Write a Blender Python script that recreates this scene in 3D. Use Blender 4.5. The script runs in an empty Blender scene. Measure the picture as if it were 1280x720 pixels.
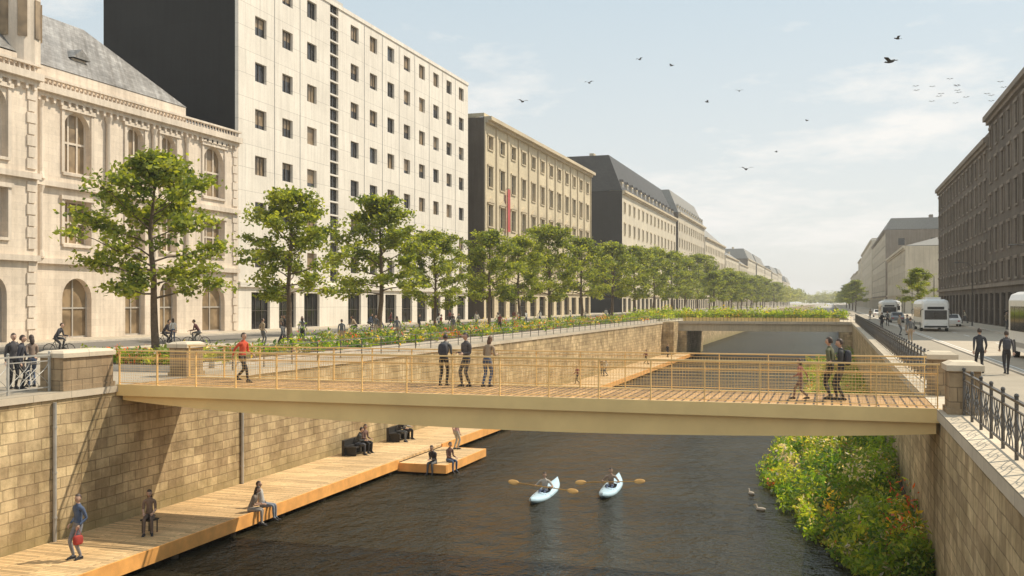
import bpy, math, random
import numpy as np
from mathutils import Vector, Matrix
random.seed(7); rng=np.random.default_rng(11)
scene=bpy.context.scene
R=math.radians
# ------------------------------------------------------------------ materials
def new_mat(name):
    m=bpy.data.materials.new(name); m.use_nodes=True
    return m,m.node_tree,m.node_tree.nodes['Principled BSDF']
def mixrgb(nt,a,b,f,blend='MIX'):
    n=nt.nodes.new('ShaderNodeMix'); n.data_type='RGBA'; n.blend_type=blend
    for idx,val in ((0,f),(6,a),(7,b)):
        if hasattr(val,'links') : nt.links.new(val,n.inputs[idx])
        elif idx==0: n.inputs[0].default_value=val
        else: n.inputs[idx].default_value=(*val,1)
    return n.outputs[2]
def ramp(nt,src,p0,p1,c0,c1):
    r=nt.nodes.new('ShaderNodeValToRGB'); nt.links.new(src,r.inputs[0])
    r.color_ramp.elements[0].position=p0; r.color_ramp.elements[1].position=p1
    r.color_ramp.elements[0].color=(*c0,1); r.color_ramp.elements[1].color=(*c1,1)
    return r.outputs[0]
def noise(nt,vec,scale,detail=4,rough=.6):
    n=nt.nodes.new('ShaderNodeTexNoise'); n.inputs['Scale'].default_value=scale
    n.inputs['Detail'].default_value=detail; n.inputs['Roughness'].default_value=rough
    nt.links.new(vec,n.inputs['Vector']); return n.outputs[0]
def wallvec(nt,su=1,sz=1):
    tc=nt.nodes.new('ShaderNodeTexCoord'); s=nt.nodes.new('ShaderNodeSeparateXYZ')
    nt.links.new(tc.outputs['Object'],s.inputs[0])
    a=nt.nodes.new('ShaderNodeMath'); a.operation='ADD'
    nt.links.new(s.outputs[0],a.inputs[0]); nt.links.new(s.outputs[1],a.inputs[1])
    m1=nt.nodes.new('ShaderNodeMath'); m1.operation='MULTIPLY'; m1.inputs[1].default_value=su
    nt.links.new(a.outputs[0],m1.inputs[0])
    m2=nt.nodes.new('ShaderNodeMath'); m2.operation='MULTIPLY'; m2.inputs[1].default_value=sz
    nt.links.new(s.outputs[2],m2.inputs[0])
    c=nt.nodes.new('ShaderNodeCombineXYZ'); nt.links.new(m1.outputs[0],c.inputs[0]); nt.links.new(m2.outputs[0],c.inputs[1])
    return c.outputs[0]
def objvec(nt,scale=(1,1,1)):
    tc=nt.nodes.new('ShaderNodeTexCoord'); mp=nt.nodes.new('ShaderNodeMapping')
    mp.inputs['Scale'].default_value=scale; nt.links.new(tc.outputs['Object'],mp.inputs[0]); return mp.outputs[0]
def bump(nt,b,src,strength,dist=.02):
    n=nt.nodes.new('ShaderNodeBump'); n.inputs['Strength'].default_value=strength; n.inputs['Distance'].default_value=dist
    nt.links.new(src,n.inputs['Height']); nt.links.new(n.outputs[0],b.inputs['Normal'])
def simple(name,col,rough=.7,var=.15,scale=3,metal=0,bmp=0,spec=None):
    m,nt,b=new_mat(name); b.inputs['Roughness'].default_value=rough; b.inputs['Metallic'].default_value=metal
    v=objvec(nt); n=noise(nt,v,scale)
    c0=tuple(x*(1-var) for x in col); c1=tuple(min(1,x*(1+var)) for x in col)
    nt.links.new(ramp(nt,n,.3,.7,c0,c1),b.inputs['Base Color'])
    if bmp: bump(nt,b,n,bmp)
    if spec is not None: b.inputs['Specular IOR Level'].default_value=spec
    return m
def stone(name,col,stain=.3,brick=None,mort=.5,bvar=.2,bmp=.4,rough=.85,streak=True,waterline=None,msize=.015,warp=0):
    m,nt,b=new_mat(name); b.inputs['Roughness'].default_value=rough
    b.inputs['Specular IOR Level'].default_value=.25
    wv=wallvec(nt); c=None; h=None
    if warp:
        nn=nt.nodes.new('ShaderNodeTexNoise'); nn.inputs['Scale'].default_value=.9; nn.inputs['Detail'].default_value=4; nt.links.new(wv,nn.inputs['Vector'])
        sc_=nt.nodes.new('ShaderNodeVectorMath'); sc_.operation='SCALE'; sc_.inputs[3].default_value=warp; nt.links.new(nn.outputs['Color'],sc_.inputs[0])
        ad_=nt.nodes.new('ShaderNodeVectorMath'); ad_.operation='ADD'; nt.links.new(wv,ad_.inputs[0]); nt.links.new(sc_.outputs[0],ad_.inputs[1]); wv=ad_.outputs[0]
    if brick:
        t=nt.nodes.new('ShaderNodeTexBrick'); nt.links.new(wv,t.inputs['Vector'])
        t.inputs['Scale'].default_value=1; t.inputs['Brick Width'].default_value=brick[0]; t.inputs['Row Height'].default_value=brick[1]
        t.inputs['Mortar Size'].default_value=msize; t.inputs['Mortar Smooth'].default_value=.2
        if warp: t.squash=.7; t.squash_frequency=3; t.offset=.43
        t.inputs['Color1'].default_value=(*[x*(1-bvar) for x in col],1)
        t.inputs['Color2'].default_value=(*[min(1,x*(1+bvar)) for x in col],1)
        t.inputs['Mortar'].default_value=(*[x*mort for x in col],1)
        c=t.outputs['Color']; h=t.outputs['Fac']
    else:
        rg=nt.nodes.new('ShaderNodeRGB'); rg.outputs[0].default_value=(*col,1); c=rg.outputs[0]
    n1=noise(nt,objvec(nt),.25,5); c=mixrgb(nt,c,ramp(nt,n1,.3,.7,(1-stain,)*3,(1,1,1)),1,'MULTIPLY')
    n2=noise(nt,objvec(nt),3.5,6,.7); c=mixrgb(nt,c,ramp(nt,n2,.3,.7,(1-stain*.6,)*3,(1,1,1)),1,'MULTIPLY')
    if streak:
        n3=noise(nt,wallvec(nt,2.2,.12),1,4); c=mixrgb(nt,c,ramp(nt,n3,.35,.6,(1-stain*.7,1-stain*.75,1-stain*.8),(1,1,1)),1,'MULTIPLY')
    if waterline is not None:
        n5=noise(nt,objvec(nt),.75,5,.65); c=mixrgb(nt,c,ramp(nt,n5,.38,.58,(.62,.60,.56),(1,1,1)),1,'MULTIPLY')
        s=nt.nodes.new('ShaderNodeSeparateXYZ'); tc=nt.nodes.new('ShaderNodeTexCoord'); nt.links.new(tc.outputs['Object'],s.inputs[0])
        mr=nt.nodes.new('ShaderNodeMapRange'); nt.links.new(s.outputs[2],mr.inputs[0])
        mr.inputs[1].default_value=waterline; mr.inputs[2].default_value=waterline+1.6; mr.inputs[3].default_value=0; mr.inputs[4].default_value=1
        ad=nt.nodes.new('ShaderNodeMath'); ad.operation='ADD'; nt.links.new(mr.outputs[0],ad.inputs[0])
        sb=nt.nodes.new('ShaderNodeMath'); sb.operation='MULTIPLY_ADD'; nt.links.new(n2,sb.inputs[0]); sb.inputs[1].default_value=.8; sb.inputs[2].default_value=-.4
        nt.links.new(sb.outputs[0],ad.inputs[1])
        c=mixrgb(nt,(col[0]*.35,col[1]*.38,col[2]*.3),c,ad.outputs[0])
    nt.links.new(c,b.inputs['Base Color'])
    if bmp:
        if h is not None:
            mm=nt.nodes.new('ShaderNodeMath'); mm.operation='MULTIPLY_ADD'; nt.links.new(h,mm.inputs[0]); mm.inputs[1].default_value=-1; nt.links.new(n2,mm.inputs[2]); bump(nt,b,mm.outputs[0],bmp,.03)
        else: bump(nt,b,n2,bmp,.03)
    return m
def leafmat(name,col,trans=.45):
    m,nt,b=new_mat(name); b.inputs['Roughness'].default_value=.5; b.inputs['Specular IOR Level'].default_value=.35
    n=noise(nt,objvec(nt),1.3,3)
    c=ramp(nt,n,.3,.7,tuple(x*.65 for x in col),tuple(x*1.35 for x in col))
    nt.links.new(c,b.inputs['Base Color'])
    t=nt.nodes.new('ShaderNodeBsdfTranslucent'); tc=mixrgb(nt,c,(2.3,2.0,.6),1,'MULTIPLY'); nt.links.new(tc,t.inputs[0])
    mx=nt.nodes.new('ShaderNodeMixShader'); mx.inputs[0].default_value=trans
    nt.links.new(b.outputs[0],mx.inputs[1]); nt.links.new(t.outputs[0],mx.inputs[2])
    nt.links.new(mx.outputs[0],nt.nodes['Material Output'].inputs[0]); return m
def glass(name,col,rough=.08):
    m,nt,b=new_mat(name); b.inputs['Roughness'].default_value=rough
    n=noise(nt,objvec(nt),.8,2); nt.links.new(ramp(nt,n,.35,.65,tuple(x*.6 for x in col),tuple(x*1.3 for x in col)),b.inputs['Base Color']); return m
M={}
M['quay']=stone('quay_masonry',(.86,.63,.36),.36,(.66,.33),.62,.22,.8,waterline=-5.2,msize=.016,warp=.09)
M['coping']=stone('coping_stone',(.72,.61,.46),.25,(1.6,3),.6,.06,.3,streak=False)
M['pillar']=stone('pillar_stone',(.52,.38,.23),.42,(.7,.36),.6,.14,.5,warp=.06)
M['town']=stone('limestone_facade',(.90,.77,.63),.22,(1.3,.5),.88,.05,.2,msize=.012)
M['towntrim']=stone('limestone_trim',(.88,.76,.63),.24,None,bmp=.3)
M['panel']=stone('concrete_panel',(.90,.83,.73),.16,(5.15,2.27),.72,.03,.1,msize=.03)
M['paneltrim']=simple('pale_metal_trim',(.60,.57,.52),.5)
M['black']=stone('black_cladding',(.02,.019,.019),.3,(2.5,3),.7,.1,.1,rough=.6)
M['class']=stone('cream_stone',(.78,.66,.46),.2,(1.4,.6),.8,.05,.2)
M['classtrim']=stone('cream_stone_trim',(.74,.62,.44),.25,None,bmp=.2)
M['cream2']=stone('pale_plaster',(.78,.69,.54),.2,None,bmp=.1)
M['cream3']=stone('pale_plaster_warm',(.70,.62,.49),.2,None,bmp=.1)
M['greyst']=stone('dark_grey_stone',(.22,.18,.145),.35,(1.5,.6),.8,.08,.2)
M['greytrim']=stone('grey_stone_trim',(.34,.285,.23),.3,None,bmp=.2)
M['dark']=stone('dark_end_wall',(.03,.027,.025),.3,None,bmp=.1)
M['brownend']=stone('brown_end_wall',(.16,.125,.095),.3,None,bmp=.1)
M['slate']=stone('slate_roof',(.46,.44,.42),.45,(.5,.3),.7,.2,.3,rough=.5)
M['slated']=stone('dark_slate_roof',(.06,.055,.05),.3,(.6,.4),.7,.2,.3,rough=.5)
M['slatef']=simple('hazed_slate_roof',(.22,.21,.19),.7)  # slate for far roofs, lightened so the colour itself carries distance haze
M['glass']=glass('window_glass',(.045,.045,.05)); M['glassb']=glass('window_blind',(.28,.20,.12),.3); M['glassc']=glass('window_glass_dark',(.02,.02,.022))
M['frame']=simple('window_frame',(.42,.38,.33),.5)
M['frameD']=simple('window_frame_dark',(.10,.085,.07),.5)
M['asph']=simple('pale_asphalt',(.44,.37,.28),.9,.12,.8,bmp=.1)
M['asphd']=simple('asphalt',(.17,.155,.135),.9,.15,1)
M['pave']=stone('paving_stone',(.56,.48,.37),.2,(.6,.3),.75,.08,.1,streak=False)
M['ground']=simple('ground_paving',(.46,.40,.31),.9,.15,.3)
M['white']=simple('white_road_paint',(.75,.74,.7),.7,.08)
M['kerb']=simple('kerb_granite',(.54,.48,.40),.8)
M['steel']=simple('railing_steel',(.12,.11,.10),.45,.2,2,.6)
M['steell']=simple('railing_steel_pale',(.45,.43,.39),.45,.2,2,.3)
M['bronze']=simple('champagne_steel',(.84,.56,.23),.38,.1,1.5,.15)
M['bronzed']=simple('champagne_steel_girder',(.92,.65,.28),.45,.10,.6,.0)
M['bark']=simple('bark',(.12,.085,.055),.9,.35,6,bmp=.5)
M['soil']=simple('soil',(.07,.05,.03),.95,.3,3,bmp=.5)
M['leaf1']=leafmat('leaf_mid',(.165,.21,.038)); M['leaf2']=leafmat('leaf_dark',(.09,.135,.028)); M['leaf3']=leafmat('leaf_light',(.26,.30,.055))
M['veg1']=leafmat('bank_leaf_green',(.18,.28,.035),.5); M['veg2']=leafmat('bank_leaf_yellowgreen',(.32,.37,.07),.5); M['veg3']=leafmat('bank_leaf_deep',(.08,.165,.04),.5)
M['veg4']=leafmat('bank_leaf_olive',(.24,.22,.09),.5); M['flow']=leafmat('flower_yellow',(.6,.42,.06)); M['flowr']=leafmat('flower_red',(.55,.12,.06)); M['floww']=leafmat('flower_white',(.62,.55,.5))
M['farleaf']=leafmat('distant_leaf',(.20,.24,.09)); M['farleaf2']=leafmat('distant_leaf_hazed',(.26,.29,.15))  # greens paled for far foliage, aerial haze put into the leaf colour
M['rubber']=simple('rubber',(.02,.02,.02),.8); M['vwhite']=simple('white_vehicle_paint',(.8,.77,.72),.25,.04); M['vgrey']=simple('grey_vehicle_paint',(.2,.2,.2),.3,.1)
M['kayak']=simple('kayak_plastic',(.50,.68,.80),.3,.06); M['paddle']=simple('paddle_wood',(.6,.34,.1),.5)
M['lamp']=simple('vehicle_lamp',(.8,.78,.7),.2); M['red']=simple('red_paint',(.5,.04,.03),.4)
M['black_furn']=simple('black_seat',(.025,.022,.02),.6)
M['bird']=simple('bird_feather',(.04,.038,.035),.8); M['duckw']=simple('duck_feather',(.45,.38,.3),.8)
def planks(name,col,w,axis,gap=.009):
    m,nt,b=new_mat(name); b.inputs['Roughness'].default_value=.7
    tc=nt.nodes.new('ShaderNodeTexCoord'); mp=nt.nodes.new('ShaderNodeMapping'); nt.links.new(tc.outputs['Object'],mp.inputs[0])
    if axis=='Y': mp.inputs['Rotation'].default_value=(0,0,R(90))
    t=nt.nodes.new('ShaderNodeTexBrick'); nt.links.new(mp.outputs[0],t.inputs['Vector']); t.inputs['Scale'].default_value=1
    t.inputs['Brick Width'].default_value=2.2; t.inputs['Row Height'].default_value=w; t.inputs['Mortar Size'].default_value=gap; t.inputs['Mortar Smooth'].default_value=.1
    t.inputs['Color1'].default_value=(*[x*.72 for x in col],1); t.inputs['Color2'].default_value=(*[min(1,x*1.22) for x in col],1); t.inputs['Mortar'].default_value=(*[x*.15 for x in col],1)
    n=noise(nt,objvec(nt,(2,2,2)),4,6,.7); c=mixrgb(nt,t.outputs['Color'],ramp(nt,n,.3,.7,(.72,.69,.62),(1,1,1)),1,'MULTIPLY')
    n4=noise(nt,objvec(nt),.35,3); c=mixrgb(nt,c,ramp(nt,n4,.35,.65,(.8,.77,.72),(1,1,1)),1,'MULTIPLY')
    nt.links.new(c,b.inputs['Base Color']); bump(nt,b,n,.2); return m
M['deck']=planks('bridge_decking',(.56,.33,.14),.24,'Y',.03); M['dock']=planks('dock_decking',(.80,.56,.30),.14,'X')
M['fascia']=simple('larch_fascia',(.85,.40,.11),.6,.2,1.5)
def water():
    m,nt,b=new_mat('canal_water'); out=nt.nodes['Material Output']
    n1=noise(nt,objvec(nt,(1,.75,1)),1.3,3,.55); n2=noise(nt,objvec(nt,(1.3,1,1)),5.0,3,.6)
    mm=nt.nodes.new('ShaderNodeMath'); mm.operation='MULTIPLY_ADD'; nt.links.new(n2,mm.inputs[0]); mm.inputs[1].default_value=.28; nt.links.new(n1,mm.inputs[2])
    bp=nt.nodes.new('ShaderNodeBump'); bp.inputs['Strength'].default_value=1; bp.inputs['Distance'].default_value=.26; nt.links.new(mm.outputs[0],bp.inputs['Height'])
    d=nt.nodes.new('ShaderNodeBsdfDiffuse'); n3=noise(nt,objvec(nt),.12,3); nt.links.new(ramp(nt,n3,.35,.65,(.018,.016,.009),(.034,.030,.018)),d.inputs[0])
    g=nt.nodes.new('ShaderNodeBsdfGlossy'); g.inputs['Roughness'].default_value=.05; g.inputs['Color'].default_value=(.95,.97,.97,1)
    fr=nt.nodes.new('ShaderNodeFresnel'); fr.inputs['IOR'].default_value=1.33
    for n in (d,g,fr): nt.links.new(bp.outputs[0],n.inputs['Normal'])
    mn=nt.nodes.new('ShaderNodeMapRange'); nt.links.new(fr.outputs[0],mn.inputs[0]); mn.inputs[1].default_value=.02; mn.inputs[2].default_value=.32; mn.inputs[3].default_value=.02; mn.inputs[4].default_value=.215
    mx=nt.nodes.new('ShaderNodeMixShader'); nt.links.new(mn.outputs[0],mx.inputs[0]); nt.links.new(d.outputs[0],mx.inputs[1]); nt.links.new(g.outputs[0],mx.inputs[2]); nt.links.new(mx.outputs[0],out.inputs[0])
    return m
M['water']=water()
# ------------------------------------------------------------------ mesh builder
class MB:
    def __init__(s): s.v=[]; s.f=[]; s.m=[]; s.mats=[]
    def mi(s,k):
        if k not in s.mats: s.mats.append(k)
        return s.mats.index(k)
    def add(s,vs,fs,k):
        o=len(s.v); s.v+= [tuple(p) for p in vs]; i=s.mi(k)
        for f in fs: s.f.append(tuple(a+o for a in f)); s.m.append(i)
    def quad(s,a,b,c,d,k): s.add([a,b,c,d],[(0,1,2,3)],k)
    def box(s,x0,y0,z0,x1,y1,z1,k):
        vs=[(x,y,z) for z in (z0,z1) for y in (y0,y1) for x in (x0,x1)]
        s.add(vs,[(0,2,3,1),(4,5,7,6),(0,1,5,4),(2,6,7,3),(0,4,6,2),(1,3,7,5)],k)
    def obox(s,c,ax,ay,az,k):
        c=Vector(c);ax=Vector(ax);ay=Vector(ay);az=Vector(az)
        vs=[c+ax*i+ay*j+az*l for l in(-1,1) for j in (-1,1) for i in (-1,1)]
        s.add(vs,[(0,2,3,1),(4,5,7,6),(0,1,5,4),(2,6,7,3),(0,4,6,2),(1,3,7,5)],k)
    def path(s,pts,rs,k,n=6,closed=False,cap=True):
        pts=[Vector(p) for p in pts]; N=len(pts); vs=[]; 
        if not hasattr(rs,'__len__'): rs=[rs]*N
        up=None
        for i,p in enumerate(pts):
            if closed: d=pts[(i+1)%N]-pts[i-1]
            else: d=pts[min(i+1,N-1)]-pts[max(i-1,0)]
            d.normalize()
            if up is None: up=Vector((0,0,1)) if abs(d.z)<.9 else Vector((1,0,0))
            a=d.cross(up)
            if a.length<1e-4: up=Vector((1,0,.3)); a=d.cross(up)
            a.normalize(); b=a.cross(d)
            for j in range(n):
                t=2*math.pi*j/n; vs.append(p+(a*math.cos(t)+b*math.sin(t))*rs[i])
        fs=[]
        for i in range(N if closed else N-1):
            i2=(i+1)%N
            for j in range(n): fs.append((i*n+j,i*n+(j+1)%n,i2*n+(j+1)%n,i2*n+j))
        if cap and not closed: fs.append(tuple(range(n))); fs.append(tuple((N-1)*n+j for j in range(n)))
        s.add(vs,fs,k)
    def bar(s,a,b,r,k,n=4): s.path([a,b],r,k,n)
    def ell(s,c,r,k,nu=10,nv=7,mat=None,fn=None,keep=None):
        vs=[];fs=[]
        for i in range(nv+1):
            ph=math.pi*i/nv
            for j in range(nu):
                t=2*math.pi*j/nu; p=Vector((math.sin(ph)*math.cos(t),math.sin(ph)*math.sin(t),math.cos(ph)))
                q=fn(p) if fn else p
                q=Vector((q.x*r[0],q.y*r[1],q.z*r[2])); 
                if mat is not None: q=mat@q
                vs.append(Vector(c)+q)
        for i in range(nv):
            for j in range(nu):
                if keep:
                    ph=math.pi*(i+.5)/nv;t=2*math.pi*(j+.5)/nu
                    if not keep(Vector((math.sin(ph)*math.cos(t),math.sin(ph)*math.sin(t),math.cos(ph)))): continue
                fs.append((i*nu+j,i*nu+(j+1)%nu,(i+1)*nu+(j+1)%nu,(i+1)*nu+j))
        s.add(vs,fs,k)
    def mesh(s,name,smooth=False):
        me=bpy.data.meshes.new(name); me.from_pydata(s.v,[],s.f)
        for k in s.mats: me.materials.append(M[k])
        me.polygons.foreach_set('material_index',s.m)
        if smooth: me.polygons.foreach_set('use_smooth',[True]*len(s.f))
        me.update(); return me
    def build(s,name,parent=None,smooth=False,loc=(0,0,0),rot=0):
        o=bpy.data.objects.new(name,s.mesh(name,smooth)); scene.collection.objects.link(o); o.location=loc; o.rotation_euler=(0,0,rot)
        if parent: o.parent=parent
        return o
def inst(me,name,loc,rot=0,scale=1):
    o=bpy.data.objects.new(name,me); scene.collection.objects.link(o); o.location=loc; o.rotation_euler=(0,0,rot)
    o.scale=(scale,)*3 if not hasattr(scale,'__len__') else scale; return o
def empty(name,loc=(0,0,0)):
    o=bpy.data.objects.new(name,None); scene.collection.objects.link(o); o.location=loc; return o

# ------------------------------------------------------------------ people
def ik(a,t,l1,l2,pole):
    a=Vector(a);t=Vector(t);d=t-a;L=min(d.length,(l1+l2)*.995);d.normalize();t=a+d*L
    x=(l1*l1-l2*l2+L*L)/(2*L);h=math.sqrt(max(l1*l1-x*x,0))
    p=Vector(pole);p=p-d*p.dot(d);p.normalize(); return a+d*x+p*h,t
def skin_eval(vs,es,rs):
    me=bpy.data.meshes.new('t');me.from_pydata(vs,es,[]);o=bpy.data.objects.new('t',me);scene.collection.objects.link(o)
    o.modifiers.new('s','SKIN'); sv=me.skin_vertices[0].data
    for i,r in enumerate(rs): sv[i].radius=r if hasattr(r,'__len__') else (r,r); sv[i].use_root=(i==0)
    su=o.modifiers.new('u','SUBSURF'); su.levels=2; su.render_levels=2
    dg=bpy.context.evaluated_depsgraph_get(); dg.update(); e=o.evaluated_get(dg); m=e.to_mesh()
    V=[v.co.copy() for v in m.vertices]; F=[tuple(p.vertices) for p in m.polygons]; e.to_mesh_clear()
    bpy.data.objects.remove(o); bpy.data.meshes.remove(me); return V,F
def cloth(col,rough=.85):
    k='cloth_%02x%02x%02x'%tuple(int(c*255) for c in col)
    if k not in M: M[k]=simple(k,col,rough,.22,9)
    return k
SK=[(.50,.31,.22),(.42,.25,.17),(.24,.13,.08)]
P_={
 'stand':dict(p=(0,0,.925),lean=2,ar=(.10,.03,.09),al=(-.09,-.05,.09),wr=(.24,.05,.86),wl=(-.24,.02,.86)),
 'pockets':dict(p=(0,0,.925),lean=-1,ar=(.11,.06,.09),al=(-.09,-.02,.09),wr=(.20,.10,.95),wl=(-.20,.10,.95)),
 'walk':dict(p=(0,0,.90),lean=6,ar=(.07,.33,.10),al=(-.07,-.32,.15),wr=(.23,-.22,.90),wl=(-.23,.28,.98)),
 'stroll':dict(p=(0,0,.915),lean=3,ar=(.07,-.22,.12),al=(-.07,.22,.09),wr=(.24,.16,.90),wl=(-.24,-.12,.88)),
 'phone':dict(p=(0,0,.925),lean=3,ar=(.10,.05,.09),al=(-.09,-.02,.09),wr=(.12,.28,1.18),wl=(-.24,.02,.86),hp=18),
 'carry':dict(p=(0,0,.925),lean=2,ar=(.10,.1,.09),al=(-.09,-.06,.09),wr=(.14,.26,1.12),wl=(-.14,.26,1.10),hp=10),
 'lean':dict(p=(0,-.02,.92),lean=18,ar=(.10,-.04,.09),al=(-.10,-.14,.09),wr=(.16,.40,1.10),wl=(-.16,.40,1.10),hp=5),
 'sit':dict(p=(0,0,.11),lean=6,ar=(.12,.43,-.36),al=(-.12,.40,-.36),wr=(.14,.36,.24),wl=(-.14,.34,.24),seat=1,hp=10),
 'sitlean':dict(p=(0,0,.11),lean=24,ar=(.13,.45,-.36),al=(-.10,.38,-.37),wr=(.06,.42,.26),wl=(-.08,.44,.26),seat=1,hp=8),
 'sitback':dict(p=(0,0,.11),lean=-14,ar=(.10,.46,-.34),al=(-.12,.44,-.36),wr=(.26,-.28,.07),wl=(-.26,-.26,.07),seat=1),
 'kayak':dict(p=(0,0,.11),lean=6,ar=(.10,.78,.06),al=(-.10,.78,.06),wr=(.34,.34,.42),wl=(-.34,.38,.40),seat=1,grip=1),
 'cycle':dict(p=(0,-.20,1.0),lean=34,ar=(.11,.02,.26),al=(-.11,.14,.50),wr=(.25,.36,1.07),wl=(-.25,.36,1.07),hp=-14,grip=1),
 'bikestand':dict(p=(0,-.05,.925),lean=8,ar=(.10,.05,.09),al=(-.10,-.04,.09),wr=(.24,.05,.86),wl=(-.22,.34,1.03),grip=1),
}
def person_mesh(name,pose,shirt,trou,skin=0,hair=(.05,.03,.02),long_=False,short=False,shoe=(.03,.03,.03),bag=None,hy=0,shorts=False,female=False):
    P=P_[pose]; mb=MB(); p=Vector(P['p']); L=R(P['lean']); T=Vector((0,math.sin(L),math.cos(L)))
    kS=cloth(shirt);kT=cloth(trou);kK=cloth(SK[skin],.6);kH=cloth(hair,.6);kF=cloth(shoe,.6)
    sw=.165 if female else .19
    waist=p+T*.17; chest=p+T*.36; sc=p+T*.475; nb=p+T*.54; hp=L*.4+R(P.get('hp',0)); Hd=Vector((0,math.sin(hp)*.5+T.y*.4,1)).normalized(); nt=nb+Hd*.07
    vs=[p,waist,chest,sc,nb,nt]; rs=[(.135,.105),(.118,.095),(.150,.112),(.10,.085),.062,.056] if not female else [(.135,.108),(.10,.085),(.13,.105),(.085,.075),.052,.048]
    es=[(0,1),(1,2),(2,3),(3,4),(4,5)]; bones=[(p,waist,kS,.12),(waist,sc,kS,.13),(nb+Hd*.02,nt,kK,.055)]
    hands=[]
    for sgn,an,wr in ((1,'ar','wr'),(-1,'al','wl')):
        hip=p+Vector((sgn*.085,0,-.03)); kn,ank=ik(hip,P[an],.435,.43,(sgn*.05,1,.35 if P.get('seat') else 0))
        i=len(vs); vs+=[hip,hip.lerp(kn,.45),kn,kn.lerp(ank,.4),ank]; rs+=[.094,.082,.058,.056,.042]; es+=[(0,i),(i,i+1),(i+1,i+2),(i+2,i+3),(i+3,i+4)]
        fd=Vector((sgn*.12,1,-.05)); 
        if P.get('seat') : fd=Vector((sgn*.1,.9,-.35))
        if pose=='kayak': fd=Vector((0,.5,.8))
        fd.normalize(); ball=ank+fd*.12+Vector((0,0,-.055)); toe=ank+fd*.19+Vector((0,0,-.06)); heel=ank+Vector((0,-.03,-.045))
        i=len(vs); vs+=[ball,toe]; rs+=[(.045,.035),(.032,.024)]; es+=[(i-1,i),(i,i+1)]
        bones+=[(hip,kn,kT,.08),(kn.lerp(ank,.12) if shorts else kn,ank,kK if shorts else kT,.05),(ank+Vector((0,0,-.04)),toe,kF,.04)]
        bones.append((p,hip,kT,.10))
        mb.ell(heel,(.036,.055,.042),kF,8,5)
        mb.obox(ank.lerp(toe,.42)+Vector((0,0,-.052 if not P.get('seat') else -.035)),(.04,0,0),(fd.x*.13,fd.y*.13,fd.z*.05),(0,0,.012),kF)
        sh=sc+Vector((sgn*sw,0,-.015)); tgt=Vector(P[wr]); el,w=ik(sh,tgt,.285,.262,(sgn*.22,-.9,-.3))
        i=len(vs); vs+=[sc+Vector((sgn*sw*.5,0,.0)),sh,sh.lerp(el,.4),el,el.lerp(w,.35),w]; rs+=[.078,.064,.052,.042,.040,.027]; es+=[(3,i),(i,i+1),(i+1,i+2),(i+2,i+3),(i+3,i+4),(i+4,i+5)]
        bones+=[(sc,sh,kS,.07),(sh,sh.lerp(el,.75) if short else el,kS,.05)]
        if short: bones.append((sh.lerp(el,.95),w,kK,.035))
        else: bones+=[(el,w,kS,.038)]
        # hand
        fa=(w-el).normalized(); side=fa.cross(Vector((0,1,.2))); 
        if side.length<.2: side=Vector((1,0,0))
        side.normalize(); nrm=side.cross(fa).normalized()
        if nrm.x*sgn>0: nrm=-nrm
        if P.get('grip') or P.get('seat'): nrm=Vector((0,.3,-1)).normalized(); side=fa.cross(nrm).normalized(); nrm=side.cross(fa).normalized(); 
        if nrm.z>0 and (P.get('grip')): nrm=-nrm
        pc=w+fa*.045
        mm=Matrix((side,fa,nrm)).transposed()
        mb.ell(pc,(.040,.052,.017),kK,8,6,mat=mm)
        curl=1.5 if P.get('grip') else .55
        for q in range(4):
            bse=pc+side*((q-1.5)*.019)+fa*.038; ln=(.062,.074,.068,.052)[q]; pts=[bse]; ang=.15; cur=bse
            for sg in (.45,.32,.23):
                ang+=curl*.5; cur=cur+(fa*math.cos(ang)+nrm*math.sin(ang))*ln*sg*1.15; pts.append(cur)
            mb.path(pts,[.0095,.0088,.008,.006],kK,5)
        th=pc-fa*.012+side*(.032*sgn); mb.path([th,th+side*.026*sgn+fa*.022+nrm*.012,th+side*.03*sgn+fa*.048+nrm*.026],[.012,.0105,.008],kK,5)
        hands.append(pc+nrm*.03+fa*.02)
    V,F=skin_eval(vs,es,rs)
    def sd(q,a,b):
        ab=b-a; t=max(0,min(1,(q-a).dot(ab)/max(ab.length_squared,1e-9))); return (q-a-ab*t).length
    belt=p+T*.06
    groups={}
    for f in F:
        c=Vector((0,0,0))
        for i in f: c+=V[i]
        c/=len(f); best=min(bones,key=lambda bn: sd(c,bn[0],bn[1])-bn[3]); k=best[2]
        if k==kS and (c-belt).dot(T)<0 and sd(c,p,waist)<.17 and abs(c.x)<.19: k=kT
        if k==kT and (c-belt).dot(T)>0 and abs(c.x)<.15 and not P.get('seat'): k=kS
        groups.setdefault(k,[]).append(f)
    o=len(mb.v); mb.v+=[tuple(v) for v in V]
    for k,fs in groups.items():
        i=mb.mi(k)
        for f in fs: mb.f.append(tuple(a+o for a in f)); mb.m.append(i)
    # head
    hc=nt+Hd*.105+Vector((0,.015,0)); hm=Matrix.Rotation(R(hy),3,'Z')@Matrix.Rotation(-hp*.8,3,'X')
    def hf(q):
        w=1-.28*max(0,-q.z)**1.3; y=q.y
        if q.y<0 and q.z<-.2: y*=.72
        if q.y>.86 and -.35<q.z<.25: y+=.07
        return Vector((q.x*w,y*(1-.1*max(0,-q.z)) ,q.z))
    mb.ell(hc,(.076,.097,.122),kK,16,12,mat=hm,fn=hf)
    kE=cloth((.02,.015,.015),.4);kM=cloth((.35,.12,.1),.6)
    for sgn in(1,-1):
        mb.ell(hc+hm@Vector((sgn*.030,.086,.006)),(.012,.008,.007),kE,6,4)
        mb.ell(hc+hm@Vector((sgn*.030,.088,.026)),(.017,.006,.004),kH,6,4)
        mb.ell(hc+hm@Vector((sgn*.077,-.005,-.006)),(.010,.018,.03),kK,6,5)
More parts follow.
